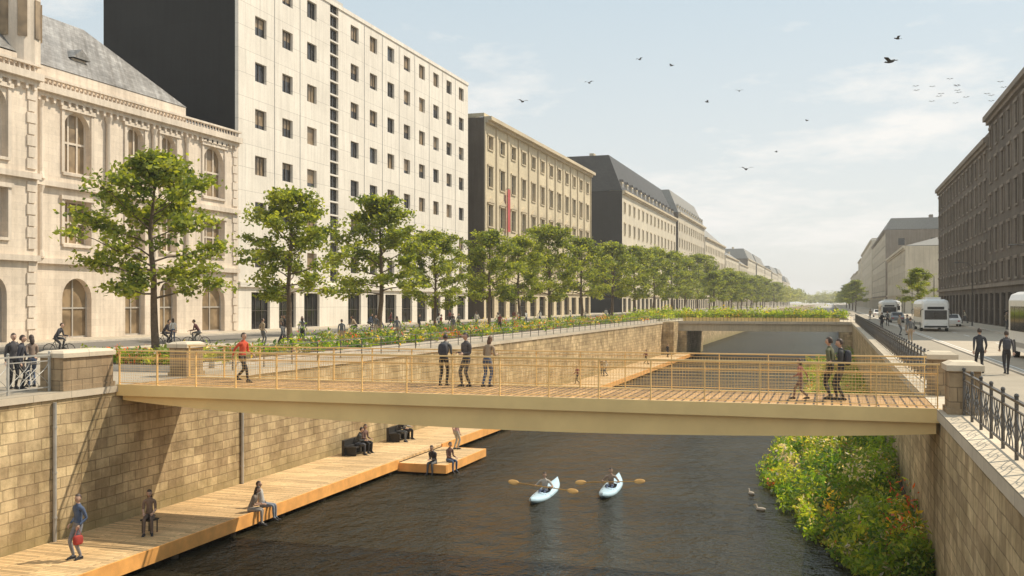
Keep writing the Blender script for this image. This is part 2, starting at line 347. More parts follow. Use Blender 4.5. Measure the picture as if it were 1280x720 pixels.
    mb.path([hc+hm@Vector((0,.088,.012)),hc+hm@Vector((0,.112,-.026)),hc+hm@Vector((0,.094,-.036))],[.007,.014,.009],kK,6)
    mb.ell(hc+hm@Vector((0,.086,-.062)),(.024,.008,.006),kM,8,4)
    mb.ell(hc+hm@Vector((0,-.010,.014)),(.086,.104,.122),kH,16,12,mat=hm,keep=lambda q:(q.z>.42 and q.y<.86) or (q.y<.18 and q.z>-.45))
    if long_:
        mb.ell(hc+hm@Vector((0,-.065,-.09)),(.082,.055,.15),kH,12,8,mat=hm)
    if bag=='pack':
        c=cloth((.05,.05,.06)); b=p+T*.30+Vector((0,-.19,0)); mb.ell(b,(.15,.10,.22),c,12,8,fn=lambda q:Vector([math.copysign(abs(t)**.6,t) for t in q]))
        for sgn in(1,-1): mb.path([b+Vector((sgn*.10,.05,.19)),sc+Vector((sgn*.11,.02,.085)),chest+Vector((sgn*.12,.13,0)),b+Vector((sgn*.13,.08,-.15))],.014,c,5)
    if bag=='hand':
        c=cloth((.35,.04,.03)); h=hands[1]; mb.ell(h+Vector((0,0,-.33)),(.06,.14,.13),c,10,8,fn=lambda q:Vector([math.copysign(abs(t)**.5,t) for t in q])); mb.path([h+Vector((0,.1,-.2)),h,h+Vector((0,-.1,-.2))],.008,c,5)
    return mb.mesh(name,True),hands
def person(name,pose,loc,head,sc=1.0,**k):
    me,h=person_mesh(name,pose,**k); o=inst(me,name,loc,R(head),sc); return o,h,me
# heading: rotation about z; 0 = facing +Y (away), 90 = facing -X, -90 = facing +X, 180 = toward the camera
BL=(.07,.10,.17);GR=(.12,.12,.12);BK=(.03,.028,.03);WH=(.6,.58,.54);RD=(.60,.09,.04);TN=(.35,.26,.17);DN=(.08,.11,.18);OL=(.12,.12,.06);PK=(.5,.3,.28)
BY0,BY1=28.3,32.3
person('pedestrian','walk',(-19.8,30.9,0),-100,1.0,shirt=RD,trou=BK,hy=0)
person('pedestrian','lean',(-12.5,31.72,0),5,1.0,shirt=GR,trou=BK,bag='pack')
person('pedestrian','carry',(-11.55,31.35,0),150,1.02,shirt=(.09,.08,.08),trou=(.05,.05,.06),hair=(.03,.02,.02))
person('pedestrian','lean',(-10.95,31.72,0),-10,.97,shirt=TN,trou=DN,female=True,long_=True,hair=(.12,.06,.03))
person('pedestrian','stand',(-.05,30.5,0),70,1.02,shirt=OL,trou=BK)
person('pedestrian','carry',(.25,30.2,0),95,1.0,shirt=(.05,.05,.05),trou=BK,bag='pack')
person('child','walk',(-.85,30.1,0),75,.68,shirt=(.3,.1,.08),trou=(.2,.12,.1),long_=True,female=True,hair=(.1,.05,.03))
person('pedestrian','pockets',(-20.75,23.9,-4.6),165,1.06,shirt=BL,trou=(.2,.2,.22),bag='hand',hy=20,hair=(.06,.04,.03))
DZ=-4.6
person('seated_person','sit',(-20.9,27.3,DZ+.46),-150,1.0,shirt=(.2,.13,.09),trou=(.14,.1,.08),short=True,long_=True,female=True)
person('seated_person','sitlean',(-19.62,31.1,DZ+.01),-70,1.0,shirt=(.25,.2,.16),trou=(.3,.27,.24),female=True,long_=True,short=True)
person('seated_person','sitback',(-19.62,31.95,DZ+.01),-80,1.0,shirt=(.45,.43,.4),trou=(.22,.25,.3),short=True)
person('seated_person','sitlean',(-22.0,44.2,DZ+.46),-70,1.0,shirt=(.05,.05,.05),trou=(.06,.06,.07))
person('seated_person','sit',(-22.0,45.1,DZ+.46),-110,1.0,shirt=(.2,.12,.1),trou=BK,female=True,long_=True)
person('seated_person','sitlean',(-22.0,49.2,DZ+.46),-90,1.0,shirt=BK,trou=(.1,.1,.1))
person('seated_person','sit',(-22.0,50.0,DZ+.46),-60,1.0,shirt=(.3,.28,.25),trou=BK)
person('seated_person','sitlean',(-17.7,43.75,-4.74),170,1.0,shirt=(.06,.05,.05),trou=GR)
person('seated_person','sit',(-17.28,44.5,-4.74),-120,1.0,shirt=(.16,.08,.06),trou=DN,female=True)
person('pedestrian','stand',(-18.4,48.4,-4.74),-30,.98,shirt=PK,trou=(.4,.36,.3),female=True,long_=True,hair=(.15,.08,.03))
person('pedestrian','stroll',(5.55,43.4,0),5,1.02,shirt=(.04,.04,.045),trou=BK)
person('pedestrian','walk',(6.45,43.0,0),-4,.98,shirt=(.07,.06,.06),trou=BK,bag='pack')
person('pedestrian','bikestand',(-24.7,25.9,0),-60,1.0,shirt=(.04,.04,.05),trou=BK)
person('pedestrian','stand',(-25.4,26.3,0),-120,1.02,shirt=(.1,.09,.09),trou=BK,bag='pack')
person('pedestrian','phone',(-25.3,27.0,0),60,.98,shirt=(.28,.2,.15),trou=DN,female=True,long_=True)
# bicycles
def bicycle_mesh():
    mb=MB()
    for y in (-.52,.52):
        c=Vector((0,y,.345)); ring=[c+Vector((0,math.cos(t)*.325,math.sin(t)*.325)) for t in np.linspace(0,2*math.pi,25)[:-1]]
        mb.path(ring,.02,'rubber',6,closed=True); mb.ell(c,(.04,.03,.03),'steell',6,4)
        for t in np.linspace(0,2*math.pi,13)[:-1]: mb.bar(c,c+Vector((0,math.cos(t)*.315,math.sin(t)*.315)),.0025,'steell',3)
    bb=(0,-.08,.30);st=(0,-.22,.80);hd=(0,.36,.82);hb=(0,.39,.68)
    for a,b in ((bb,st),(st,hd),(bb,hb),((0,-.52,.345),bb),((0,-.52,.345),st),(hb,(0,.52,.345)),(hd,(0,.345,1.0))): mb.bar(a,b,.018,'steel',6)
    mb.bar(st,(0,-.25,.90),.014,'steell',6)
    mb.ell((0,-.24,.92),(.08,.13,.035),'rubber',8,5,fn=lambda q:Vector((q.x*(1-.5*q.y),q.y,q.z)))
    mb.path([(-.28,.30,1.03),(-.1,.36,1.02),(.1,.36,1.02),(.28,.30,1.03)],.013,'steel',6)
    mb.bar((.09,-.08,.12),(-.09,-.08,.48),.012,'steell',5); mb.obox((.11,-.08,.12),(.05,0,0),(0,.04,0),(0,0,.01),'rubber'); mb.obox((-.11,-.08,.48),(.05,0,0),(0,.04,0),(0,0,.01),'rubber')
    return mb.mesh('bicycle',True)
bike=bicycle_mesh()
for (x,y,h,sh,tr) in ((-38.0,42.4,-75,(.05,.05,.06),BK),(-38.6,52.0,-60,(.06,.05,.06),BK),(-37.4,53.3,110,(.09,.03,.03),GR),(-41.5,86.4,-80,BL,BK),(-36,72,100,TN,BK)):
    inst(bike,'bicycle',(x,y,0),R(h)); person('cyclist','cycle',(x,y,0),h,shirt=sh,trou=tr)
for x,y,h in ((-24.55,26.35,-55),(-25.2,24.2,-80)): inst(bike,'bicycle',(x,y,0),R(h))
# distant pedestrians share a few meshes
pool=[]
for i,(ps,s,t,fm) in enumerate((('stand',BK,BK,0),('stroll',WH,DN,1),('walk',(.2,.05,.04),BK,0),('stand',GR,TN,0),('stroll',GR,BK,1),('pockets',TN,GR,0),('walk',(.5,.45,.35),GR,1))):
    pool.append(person_mesh('pedestrian',ps,s,t,female=bool(fm),long_=bool(fm))[0])
rr=random.Random(5)
spots=[(-30.6,52),(-35,57),(-35.5,63),(-36,63.8),(-41,70),(-36,76),(-35.5,84),(-36,90),(-43,92),(-37,98),(-37.8,98.5),(-36,101),(-36,108),(-40,112),(-36,119),(-36,125),(-42,133),(-36,141),(-36,150),(-46,78),(-47,103),(-48,124),(-36,165),(-38,177),(-36,190),(-36,205),(-30.9,60),(-44,60),(-36,115.5),(-35,88),(-30.5,68),(-30.7,68.6),(-30.3,79),(-30.8,93)]
for x,y in spots: inst(rr.choice(pool),'pedestrian',(x,y,0),rr.uniform(0,6.28),rr.uniform(.94,1.04))
for x,y in ((-21.6,99),(-22.1,99.6),(-21.3,120),(-21.8,88),(-21.2,136)): inst(rr.choice(pool),'pedestrian',(x,y,DZ),rr.uniform(0,6.28),1)
for x,y in ((5.5,92),(6.2,93),(5,112),(6.3,128),(5.2,75),(16.5,110),(16.2,140),(5.8,170)): inst(rr.choice(pool),'pedestrian',(x,y,.12 if x>14 else 0),rr.uniform(0,6.28),1)
for x in (-17,-12,-11,-5,-1.5): inst(rr.choice(pool),'pedestrian',(x,151.8+rr.random()*4,.06),rr.uniform(0,6.28),1)
# kayaks
def kayak_mesh():
    mb=MB(); N=20; n=12; L=2.5; vs=[];fs=[]
    for i in range(N+1):
        t=-1+2*i/N; w=.40*(1-abs(t)**2.4)**.8+.004; dp=.20*(1-abs(t)**3)+.03; rise=.16*abs(t)**3
        for j in range(n):
            a=2*math.pi*j/n; z=math.sin(a); zz=(z*.13 if z>0 else z*dp)+rise+.10
            vs.append((math.cos(a)*w,t*L,zz))
    for i in range(N):
        t=-1+2*(i+.5)/N
        for j in range(n):
            if -.16<t<.2 and j in (2,3) : continue
            fs.append((i*n+j,i*n+(j+1)%n,(i+1)*n+(j+1)%n,(i+1)*n+j))
    mb.add(vs,fs,'kayak')
    ring=[(math.cos(a)*.235,.05+math.sin(a)*.46,.235) for a in np.linspace(0,2*math.pi,21)[:-1]]
    mb.path(ring,.022,'rubber',6,closed=True); mb.box(-.2,-.45,.02,.2,.5,.04,'rubber')
    mb.path([(-.26,-.75,.2),(0,-.75,.245),(.26,-.75,.2)],.01,'rubber',4); mb.path([(-.26,.9,.2),(0,.9,.245),(.26,.9,.2)],.01,'rubber',4)
    return mb.mesh('kayak',True)
km=kayak_mesh()
for (x,y,hd,sh,tilt) in ((-11.4,40.4,183,(.45,.42,.38),.10),(-9.0,42.3,184,(.3,.22,.17),-.06)):
    inst(km,'kayak',(x,y,-5.25),R(hd)); o,h,_=person('kayaker','kayak',(x,y,-5.25+.06),hd,.98,shirt=sh,trou=DN,short=True)
    mb=MB(); c=(h[0]+h[1])/2*.98+Vector((0,0,.06)); dx=Vector((math.cos(tilt),0,math.sin(tilt)))
    mb.bar(c-dx*1.12,c+dx*1.12,.021,'paddle',8)
    for sg in (1,-1):
        mb.ell(c+dx*sg*1.26,(.24,.018,.115),'paddle',12,8,mat=Matrix.Rotation(-tilt,3,'Y')@Matrix.Rotation(R(35),3,'X'))
    mb.build('kayak_paddle',smooth=True,loc=(x,y,-5.25),rot=R(hd))
def duck(x,y,h):
    mb=MB(); mb.ell((0,0,.06),(.10,.2,.08),'duckw',10,7,fn=lambda q:Vector((q.x*(1-.3*max(0,-q.y)),q.y,q.z+(.35*max(0,-q.y)**2))))
    mb.path([(0,.14,.08),(0,.18,.14),(0,.19,.19)],[.05,.03,.03],'duckw',7); mb.ell((0,.21,.21),(.035,.05,.035),'duckw',8,5); mb.path([(0,.25,.205),(0,.31,.195)],[.018,.008],'paddle',5)
    mb.build('duck',smooth=True,loc=(x,y,-5.22),rot=h)
duck(-3.2,43,.6); duck(-2.6,39.8,1.2)
def bird_mesh():
    mb=MB(); mb.ell((0,0,0),(.09,.28,.08),'bird',8,6,fn=lambda q:Vector((q.x*(1-.4*abs(q.y)),q.y,q.z))); mb.ell((0,.3,.03),(.05,.07,.05),'bird',6,5); mb.path([(0,.35,.03),(0,.43,.02)],[.02,.004],'bird',4)
    mb.add([(0,-.22,.02),(-.1,-.48,.02),(.1,-.48,.02)],[(0,1,2)],'bird')
    for s in(1,-1):
        mb.add([(s*.05,.15,.03),(s*.36,.20,.20),(s*.72,-.02,.16),(s*.36,-.08,.19),(s*.05,-.12,.03)],[(0,1,3,4),(1,2,3)],'bird')
    return mb.mesh('bird')
bm_=bird_mesh()
for (x,y,z,h,s) in ((3.3,63.8,17.1,1,1),(5.9,101.6,27.7,2,.9),(-6.5,82,13.4,.4,.9),(-18.2,99,26.9,2.6,.7),(-18.2,120,31,1.2,.8),(-23,97.6,24.6,3,.8),(-24.8,81,19.7,.8,.8),(-13,111.3,24.7,2,.7),(-10.5,122.1,27.9,.2,.8),(-3.3,145.4,28,1,.7),(-7.9,154.7,25.2,2,.7)):
    inst(bm_,'bird',(x,y,z),h,s)
mbf=MB()
for i in range(18):
    x=rr.uniform(17,37);z=51+rr.uniform(-2.2,2.2);y=250+rr.uniform(-8,8)
    for s in(1,-1): mbf.add([(x,y,z),(x+s*.4,y+.12,z+.2),(x+s*.8,y-.16,z+.08),(x+s*.3,y-.2,z+.16)],[(0,1,2,3)],'bird')
    mbf.ell((x,y,z),(.08,.28,.08),'bird',6,4)
mbf.build('bird_flock')

# ------------------------------------------------------------------ foliage
def leaves(name,C_,S_,mi,mats,nb=None,asp=.6):
    N=len(C_); a=rng.normal(size=(N,3)); b=rng.normal(size=(N,3))
    if nb is not None: a[:,2]*=nb; b[:,2]*=nb
    a/=np.linalg.norm(a,axis=1)[:,None]; b-=a*(a*b).sum(1)[:,None]; b/=np.linalg.norm(b,axis=1)[:,None]
    S_=np.asarray(S_)[:,None]; V=np.empty((N,4,3)); V[:,0]=C_-a*S_; V[:,1]=C_+b*S_*asp+a*S_*.1; V[:,2]=C_+a*S_; V[:,3]=C_-b*S_*asp+a*S_*.1
    me=bpy.data.meshes.new(name); me.vertices.add(N*4); me.vertices.foreach_set('co',V.reshape(-1).astype(np.float32))
    me.loops.add(N*4); me.loops.foreach_set('vertex_index',np.arange(N*4,dtype=np.int32)); me.polygons.add(N)
    me.polygons.foreach_set('loop_start',np.arange(0,N*4,4,dtype=np.int32)); 
    for m in mats: me.materials.append(M[m])
    me.polygons.foreach_set('material_index',np.asarray(mi,dtype=np.int32)); me.update(calc_edges=True); me.validate(); return me
def tree_parts(seed,H=12,rad=4.6,clear=2.9,nl=30,leafn=25,ls=.165,mats=('leaf1','leaf2','leaf3')):
    r=random.Random(seed); mb=MB(); z=0;x=y=0
    lead=[]
    for i in range(9):
        t=i/8; lead.append(Vector((x,y,t*H*.93))); x+=r.uniform(-.14,.14);y+=r.uniform(-.14,.14)
    mb.path(lead,[.21*(1-.9*(i/8))**.9+.012 for i in range(9)],'bark',9); mb.path([(0,0,-.1),(0,0,.35)],[.32,.20],'bark',9)
    cl=[]
    for i in range(nl):
        t=(i+.5)/nl; z=clear+(H*.92-clear)*t; k=z/(H*.93)*8; j=min(int(k),7); base=lead[j].lerp(lead[j+1],k-j)
        prof=math.sin(math.pi*min(1,(t*.76+.26)))**.9 if t>.1 else .78
        ln=rad*prof*r.uniform(.62,1.14)+.3; az=i*2.4+r.uniform(-.5,.5); el=.12+.75*t+r.uniform(-.12,.12)
        d=Vector((math.cos(az)*math.cos(el),math.sin(az)*math.cos(el),math.sin(el))); P=[base]
        for q in range(4):
            dd=d+Vector((r.uniform(-.22,.22),r.uniform(-.22,.22),r.uniform(-.12,.16))); P.append(P[-1]+dd.normalized()*ln/4)
        mb.path(P,[.075*(1-t*.6),.055*(1-t*.6),.04*(1-t*.5),.025,.012],'bark',5)
        for q in range(8):
            f=r.uniform(.28,1); kk=f*4; jj=min(int(kk),3); b0=P[jj].lerp(P[jj+1],kk-jj)
            sd=(d+Vector((r.uniform(-1,1),r.uniform(-1,1),r.uniform(-.5,.7)))*1.0).normalized(); sl=r.uniform(.5,1.25)*(.55+.12*ln)
            b1=b0+sd*sl*.5;b2=b0+sd*sl+Vector((0,0,-.08)); mb.path([b0,b1,b2],[.02,.014,.007],'bark',4)
            for e in (b1,b2): cl.append(e+Vector((r.uniform(-.2,.2),r.uniform(-.2,.2),r.uniform(-.15,.2))))
    cl=np.array([tuple(c) for c in cl]); n=len(cl)
    k=rng.integers(int(leafn*.35),int(leafn*1.65),n); idx=np.repeat(np.arange(n),k); N=len(idx)
    off=rng.normal(size=(N,3))*np.array([.33,.33,.17])*rng.uniform(.7,1.25,(n,1))[idx]
    Cc=cl[idx]+off; ctone=rng.choice(3,n,p=[.44,.20,.36]); mi=np.where(rng.random(N)<.72,ctone[idx],rng.integers(0,3,N))
    return mb.mesh('trunk_and_limbs',True),leaves('foliage',Cc,rng.uniform(.6,1.25,N)*ls,mi,mats,nb=.8)
TV=[tree_parts(3),tree_parts(17,12,4.2,3.0,28),tree_parts(29,12,4.9,2.7,32),tree_parts(41,12,4.0,3.2,26)]
def tree(name,v,x,y,h,rot=0,w=1.0,z=0):
    e=empty(name,(x,y,z)); e.rotation_euler=(0,0,rot); s=h/12; e.scale=(s*w,s*w,s)
    for me,nm in zip(TV[v],('trunk_and_limbs','crown')):
        o=bpy.data.objects.new(nm,me); scene.collection.objects.link(o); o.parent=e
for i,(y,h,v,w) in enumerate(((50.7,12.0,0,1.10),(66.3,11.4,1,1.06),(81.9,12.6,3,1.08),(95.0,10.2,2,.98),(112,11.6,0,.98),(124,11.4,1,1),(138.5,14,2,1.0),(158,13.6,3,1.1),(181,14.2,0,1.1),(203,14.5,1,1.1),(226,15.5,2,1.1))):
    tree('plane_tree',v,-38.4,y,h,i*1.9+.4,w)
y=250;i=0
while y<1000:
    tree('plane_tree',i%4,-38.4+rr.uniform(-1,1),y,rr.uniform(14,18),i*1.3,1.05); y+=22+y*.03; i+=1
for x,y,h in ((-29,262,11),(-28,300,12),(-29,345,12),(-30,400,13),(-30,470,14),(-30,560,14),(15.5,204,9.5),(7,330,10),(7,380,10),(7,450,11),(7,540,12)): tree('plane_tree',int(x)%4,x,y,h,x*y,1.15)
def shrubs(name,spots,mats,probs,per,ls,sq=.75):
    n=len(spots); S_=np.array(spots); k=(per*(S_[:,3]**1.3)).astype(int)+6; idx=np.repeat(np.arange(n),k); N=len(idx)
    d=rng.normal(size=(N,3)); d/=np.linalg.norm(d,axis=1)[:,None]; d[:,2]=np.abs(d[:,2]); rr_=rng.uniform(.45,1.05,(N,1))
    off=d*rr_*S_[idx,3:4]; off[:,2]*=sq*rng.uniform(.6,1.7,n)[idx]
    tone=rng.choice(len(mats),n,p=probs); mi=np.where(rng.random(N)<.7,tone[idx],rng.choice(len(mats),N,p=probs))
    me=leaves(name,S_[idx,:3]+off,rng.uniform(.5,1.4,N)*ls*(.8+.5*rng.random(n)[idx]),mi,mats,asp=.42); return inst(me,name,(0,0,0))
# right-hand planted bank
def bank_edge(y): return 1.6-3.9*min(1,max(0,(y-30.5)/14))**.75 if y<46 else -2.3+.5*math.sin(y*.21)
mb=MB(); ys=list(np.arange(29.5,146,2.0)); prev=None
for y in ys:
    e=bank_edge(y); cur=[(e,y,-5.35),(e+.5,y,-5.0),(e+ (2.7-e)*.6,y,-4.75),(2.69,y,-4.5)]
    if prev: 
        for a in range(3): mb.quad(prev[a],prev[a+1],cur[a+1],cur[a],'soil')
    prev=cur
mb.build('planted_bank_soil')
sp=[]
for _ in range(1300):
    y=29.8+ (rng.random()**1.7)*112; e=bank_edge(y); x=e-.35+rng.random()*(2.7-e); f=max(0,(x-e)/(2.7-e+.01))
    r_=rng.uniform(.16,.55)*(1+.5*f); sp.append((x,y,-5.15+f*.7,r_))
for _ in range(70):
    y=rng.uniform(38,85); sp.append((rng.uniform(-.8,2.2),y,-4.6+rng.uniform(0,.9),rng.uniform(.6,1.0)))
shrubs('riverbank_plants',sp,('veg1','veg2','veg3','veg4','flow','floww','flowr'),(.37,.26,.25,.05,.02,.04,.01),240,.09,1.3)
# left quay beds
sp=[]
for _ in range(900):
    y=37+(rng.random()**1.5)*200; x=rng.uniform(-28.6,-25.2); sp.append((x,y,.22,rng.uniform(.25,.6)))
for _ in range(120): sp.append((rng.uniform(-31,-25.5),rng.uniform(34.6,36.6),.3,rng.uniform(.3,.55)))
for _ in range(300):
    y=60+(rng.random()**1.3)*170; sp.append((rng.uniform(-34,-32),y,.2,rng.uniform(.4,.8)))
shrubs('flower_bed_plants',sp,('veg3','leaf1','veg1','veg2','veg4','flowr','floww','flow'),(.28,.24,.16,.09,.05,.07,.07,.04),80,.11,1.0)
mb=MB()
for a in ((-29,36.9,-25.0,240),(-31.4,34.2,-25.2,36.8),(-34.4,59,-31.7,232)):
    mb.box(a[0],a[1],0,a[2],a[3],.26,'kerb'); mb.box(a[0]+.12,a[1]+.12,.2,a[2]-.12,a[3]-.12,.30,'soil')
mb.build('flower_bed_kerb')

# ------------------------------------------------------------------ ground, quays, water
mb=MB(); Y0,Y1=-120,5000; prof=[(-4000,-.02),(-23.5,-.02),(-23.5,-7),(3.3,-7),(3.3,-.02),(4000,-.02)]
for (a,b) in zip(prof,prof[1:]): mb.quad((a[0],Y0,a[1]),(b[0],Y0,b[1]),(b[0],Y1,b[1]),(a[0],Y1,a[1]),'ground')
mb.build('ground')
mb=MB(); mb.quad((-23.2,-120,-5.2),(3.0,-120,-5.2),(3.0,1600,-5.2),(-23.2,1600,-5.2),'water'); mb.build('water')
mb=MB(); mb.box(-23.9,-60,-6.9,-23,1500,-.22,'quay'); mb.box(-24.0,-60,-.216,-22.93,1500,0.0,'coping'); mb.build('quay_wall')
mb=MB(); mb.box(2.7,-60,-6.9,3.4,1500,-.26,'quay'); mb.box(2.6,-60,-.256,3.6,1500,.02,'coping'); mb.build('quay_wall')
mb=MB(); mb.box(-36,-60,-.019,-24.01,900,-.004,'pave'); mb.build('promenade_pavement')
mb=MB(); mb.quad((-50,-60,-.012),(-43,-60,-.012),(-43,1500,-.012),(-50,1500,-.012),'asphd'); mb.build('road')
mb=MB(); mb.box(-53.99,-60,-.02,-50.2,1500,.12,'pave'); mb.box(-50.2,-60,-.02,-50,1500,.115,'kerb'); mb.build('pavement')
mb=MB(); mb.quad((7.2,-60,-.012),(14.5,-60,-.012),(14.5,1500,-.012),(7.2,1500,-.012),'asph'); mb.build('road')
mb=MB(); mb.quad((3.6,-60,-.008),(7.0,-60,-.008),(7.0,1500,-.008),(3.6,1500,-.008),'pave'); mb.box(7.0,-60,-.02,7.2,1500,.06,'kerb'); mb.box(14.5,-60,-.02,14.7,1500,.13,'kerb'); mb.box(14.7,-60,-.02,17.99,1500,.12,'pave'); mb.build('pavement')
mb=MB()
for k in range(60): mb.quad((10.8,10+k*9,-.006),(10.93,10+k*9,-.006),(10.93,14+k*9,-.006),(10.8,14+k*9,-.006),'white')
mb.quad((7.5,-60,-.006),(7.6,-60,-.006),(7.6,800,-.006),(7.5,800,-.006),'white')
mb.build('road_markings')
# dock
mb=MB(); mb.box(-22.99,-20,-4.72,-19.45,150,-4.6,'dock'); mb.box(-19.45,-20,-5.02,-19.38,43.4,-4.58,'fascia'); mb.box(-19.45,49,-5.02,-19.38,150,-4.58,'fascia')
mb.box(-19.4,43.5,-4.86,-17.05,48.95,-4.74,'dock'); mb.box(-19.44,43.4,-5.12,-17,43.5,-4.73,'fascia'); mb.box(-17.05,43.5,-5.12,-16.98,48.95,-4.73,'fascia'); mb.box(-19.44,48.95,-5.12,-16.98,49.0,-4.73,'fascia')
for y in np.arange(-18,150,3.2):
    mb.path([(-19.6,y,-6.5),(-19.6,y,-4.73)],.12,'soil',8)
mb.build('floating_dock')
mb=MB()
for y0,y1 in ((43.7,45.6),(48.8,50.4)):
    mb.box(-22.35,y0,-4.2,-21.75,y1,-4.14,'black_furn')
    for yy in (y0+.1,y1-.16): mb.box(-22.3,yy,-4.6,-21.8,yy+.06,-4.2,'black_furn')
    mb.box(-22.5,y0,-4.6,-22.36,y1,-3.85,'black_furn')
mb.build('dock_bench')
mb=MB(); mb.box(-21.1,27.08,-4.2,-20.7,27.52,-4.15,'black_furn')
for a in(-21.07,-20.76):
    for b in (27.12,27.45): mb.box(a,b,-4.6,a+.03,b+.03,-4.2,'black_furn')
mb.build('stool')
for y in (25.4,35.8):
    mb=MB(); mb.path([(-22.93,y,-4.6),(-22.93,y,-.3)],.06,'steell',8)
    for z in (-3.9,-2.5,-1.1): mb.path([(-22.93,y,z),(-22.93,y,z+.06)],.075,'steell',8)
    mb.build('drainpipe',smooth=False)
# pillars
def pillar(x0,y0,x1,y1,h):
    mb=MB(); mb.box(x0,y0,0,x1,y1,h-.2,'pillar'); mb.box(x0-.05,y0-.05,0.002,x1+.05,y1+.05,.16,'pillar')
    a=.07
    mb.box(x0-a,y0-a,h-.2,x1+a,y1+a,h-.06,'coping')
    vs=[(x0-a,y0-a,h-.06),(x1+a,y0-a,h-.06),(x1+a,y1+a,h-.06),(x0-a,y1+a,h-.06),(x0+.08,y0+.08,h+.02),(x1-.08,y0+.08,h+.02),(x1-.08,y1-.08,h+.02),(x0+.08,y1-.08,h+.02)]
    mb.add(vs,[(0,1,5,4),(1,2,6,5),(2,3,7,6),(3,0,4,7),(4,5,6,7)],'coping'); mb.build('stone_pillar')
pillar(-23.95,25.9,-23.05,28.2,1.25); pillar(-23.95,32.45,-23.2,33.5,1.28); pillar(2.78,27.1,3.5,28.22,1.3); pillar(2.78,32.5,3.5,33.5,1.3)
pillar(-23.95,18.0,-23.05,19,1.25)
# ornate quay railings
def railing(name,x,y0,y1,k='steel',h=1.05,pitch=1.5,z=0.0,plain=False):
    mb=MB(); n=max(1,round((y1-y0)/pitch)); p=(y1-y0)/n
    if plain:
        for zz_ in (h,h*.66,h*.33): mb.bar((x,y0,z+zz_),(x,y1,z+zz_),.016,k)
        for i in range(n+1): mb.box(x-.02,y0+i*p-.02,z,x+.02,y0+i*p+.02,z+h,k)
        mb.build(name); return
    mb.box(x-.035,y0,z+h-.03,x+.035,y1,z+h+.015,k); mb.box(x-.02,y0,z+.12,x+.02,y1,z+.155,k); mb.box(x-.02,y0,z+h-.2,x+.02,y1,z+h-.17,k)
    for i in range(n+1):
        y=y0+i*p; mb.box(x-.03,y-.03,z,x+.03,y+.03,z+h+.05,k); mb.ell((x,y,z+h+.08),(.045,.045,.05),k,6,4)
        if i<n:
            a,b=y+.03,y+p-.03; m=(a+b)/2; z0,z1=z+.155,z+h-.2; hh=(z1-z0); w=b-a
            for sg in (1,-1):
                for ph in (0,.5,1):
                    pts=[]
                    for q in range(9):
                        t=q/8; yy=a+w*(ph*.5+.25)+sg*w*.25*math.sin((t-.5)*math.pi); yy=max(a,min(b,yy)); pts.append((x,yy,z0+hh*t))
                    mb.path(pts,.011,k,4)
            mb.path([(x,m+math.cos(t)*.15,(z0+z1)/2+math.sin(t)*.15) for t in np.linspace(0,6.283,13)[:-1]],.013,k,4,closed=True)
    mb.build(name)
railing('quay_railing',3.1,-10,27.0,z=.02); railing('quay_railing',3.1,33.6,148,z=.02)
railing('quay_railing',-23.5,2,17.9,'steell',z=.0); railing('quay_railing',-23.5,19.1,25.8,'steell',h=1.15); railing('quay_railing',-23.5,33.6,148,'steel',h=.9,pitch=2.4,plain=True)
# ------------------------------------------------------------------ footbridge
XL,XR=-23.0,2.7
e=empty('footbridge'); mb=MB()
mb.box(XL+.02,BY0+.12,-.12,XR-.02,BY1-.12,0,'deck'); mb.build('deck',e)
mb=MB()
for y in (BY0,BY1-.1): mb.box(XL,y,-.34,XR,y+.1,.035,'bronzed')
for y in (BY0+.42,BY1-.42):
    N=24; prevp=None
    for i in range(N+1):
        t=i/N; x=XL+.1+(XR-XL-.2)*t; dpt=-.50-.42*math.sin(math.pi*min(1,t))**.8-.15*t
        cur=(x,dpt)
        if prevp:
            (xa,za),(xb,zb)=prevp,cur
            for s in (-.22,.22): mb.quad((xa,y+s,za),(xb,y+s,zb),(xb,y+s,-.13),(xa,y+s,-.13),'bronzed')
            mb.quad((xa,y-.22,za),(xb,y-.22,zb),(xb,y+.22,zb),(xa,y+.22,za),'bronzed')
        prevp=cur
for x in np.arange(XL+1,XR,2.4): mb.box(x-.06,BY0+.1,-.33,x+.06,BY1-.1,-.13,'bronzed')
mb.build('girders',e)
mb=MB()
for y,s in ((BY0+.06,1),(BY1-.06,-1)):
    n=17
    for i in range(n+1):
        x=XL+.08+(XR-XL-.16)*i/n; mb.box(x-.014,y-.035,.036,x+.014,y+.035,1.16,'bronze')
    mb.box(XL+.02,y-.045,1.16,XR-.02,y+.045,1.20,'bronze')
    mb.path([(XL+.05,y,.10),(XR-.05,y,.10)],.012,'bronze',5); mb.path([(XL+.05,y,1.08),(XR-.05,y,1.08)],.009,'bronze',5)
    for z in np.arange(.17,1.06,.09): mb.bar((XL+.05,y,z),(XR-.05,y,z),.0042,'bronze',3)
    for x in np.arange(XL+.1,XR-.08,.09): mb.bar((x,y+.006,.10),(x,y+.006,1.08),.0038,'bronze',3)
    yy=y+s*.10; mb.path([(XL+.05,yy,.93),(XR-.05,yy,.93)],.02,'bronze',6)
mb.build('railings',e)
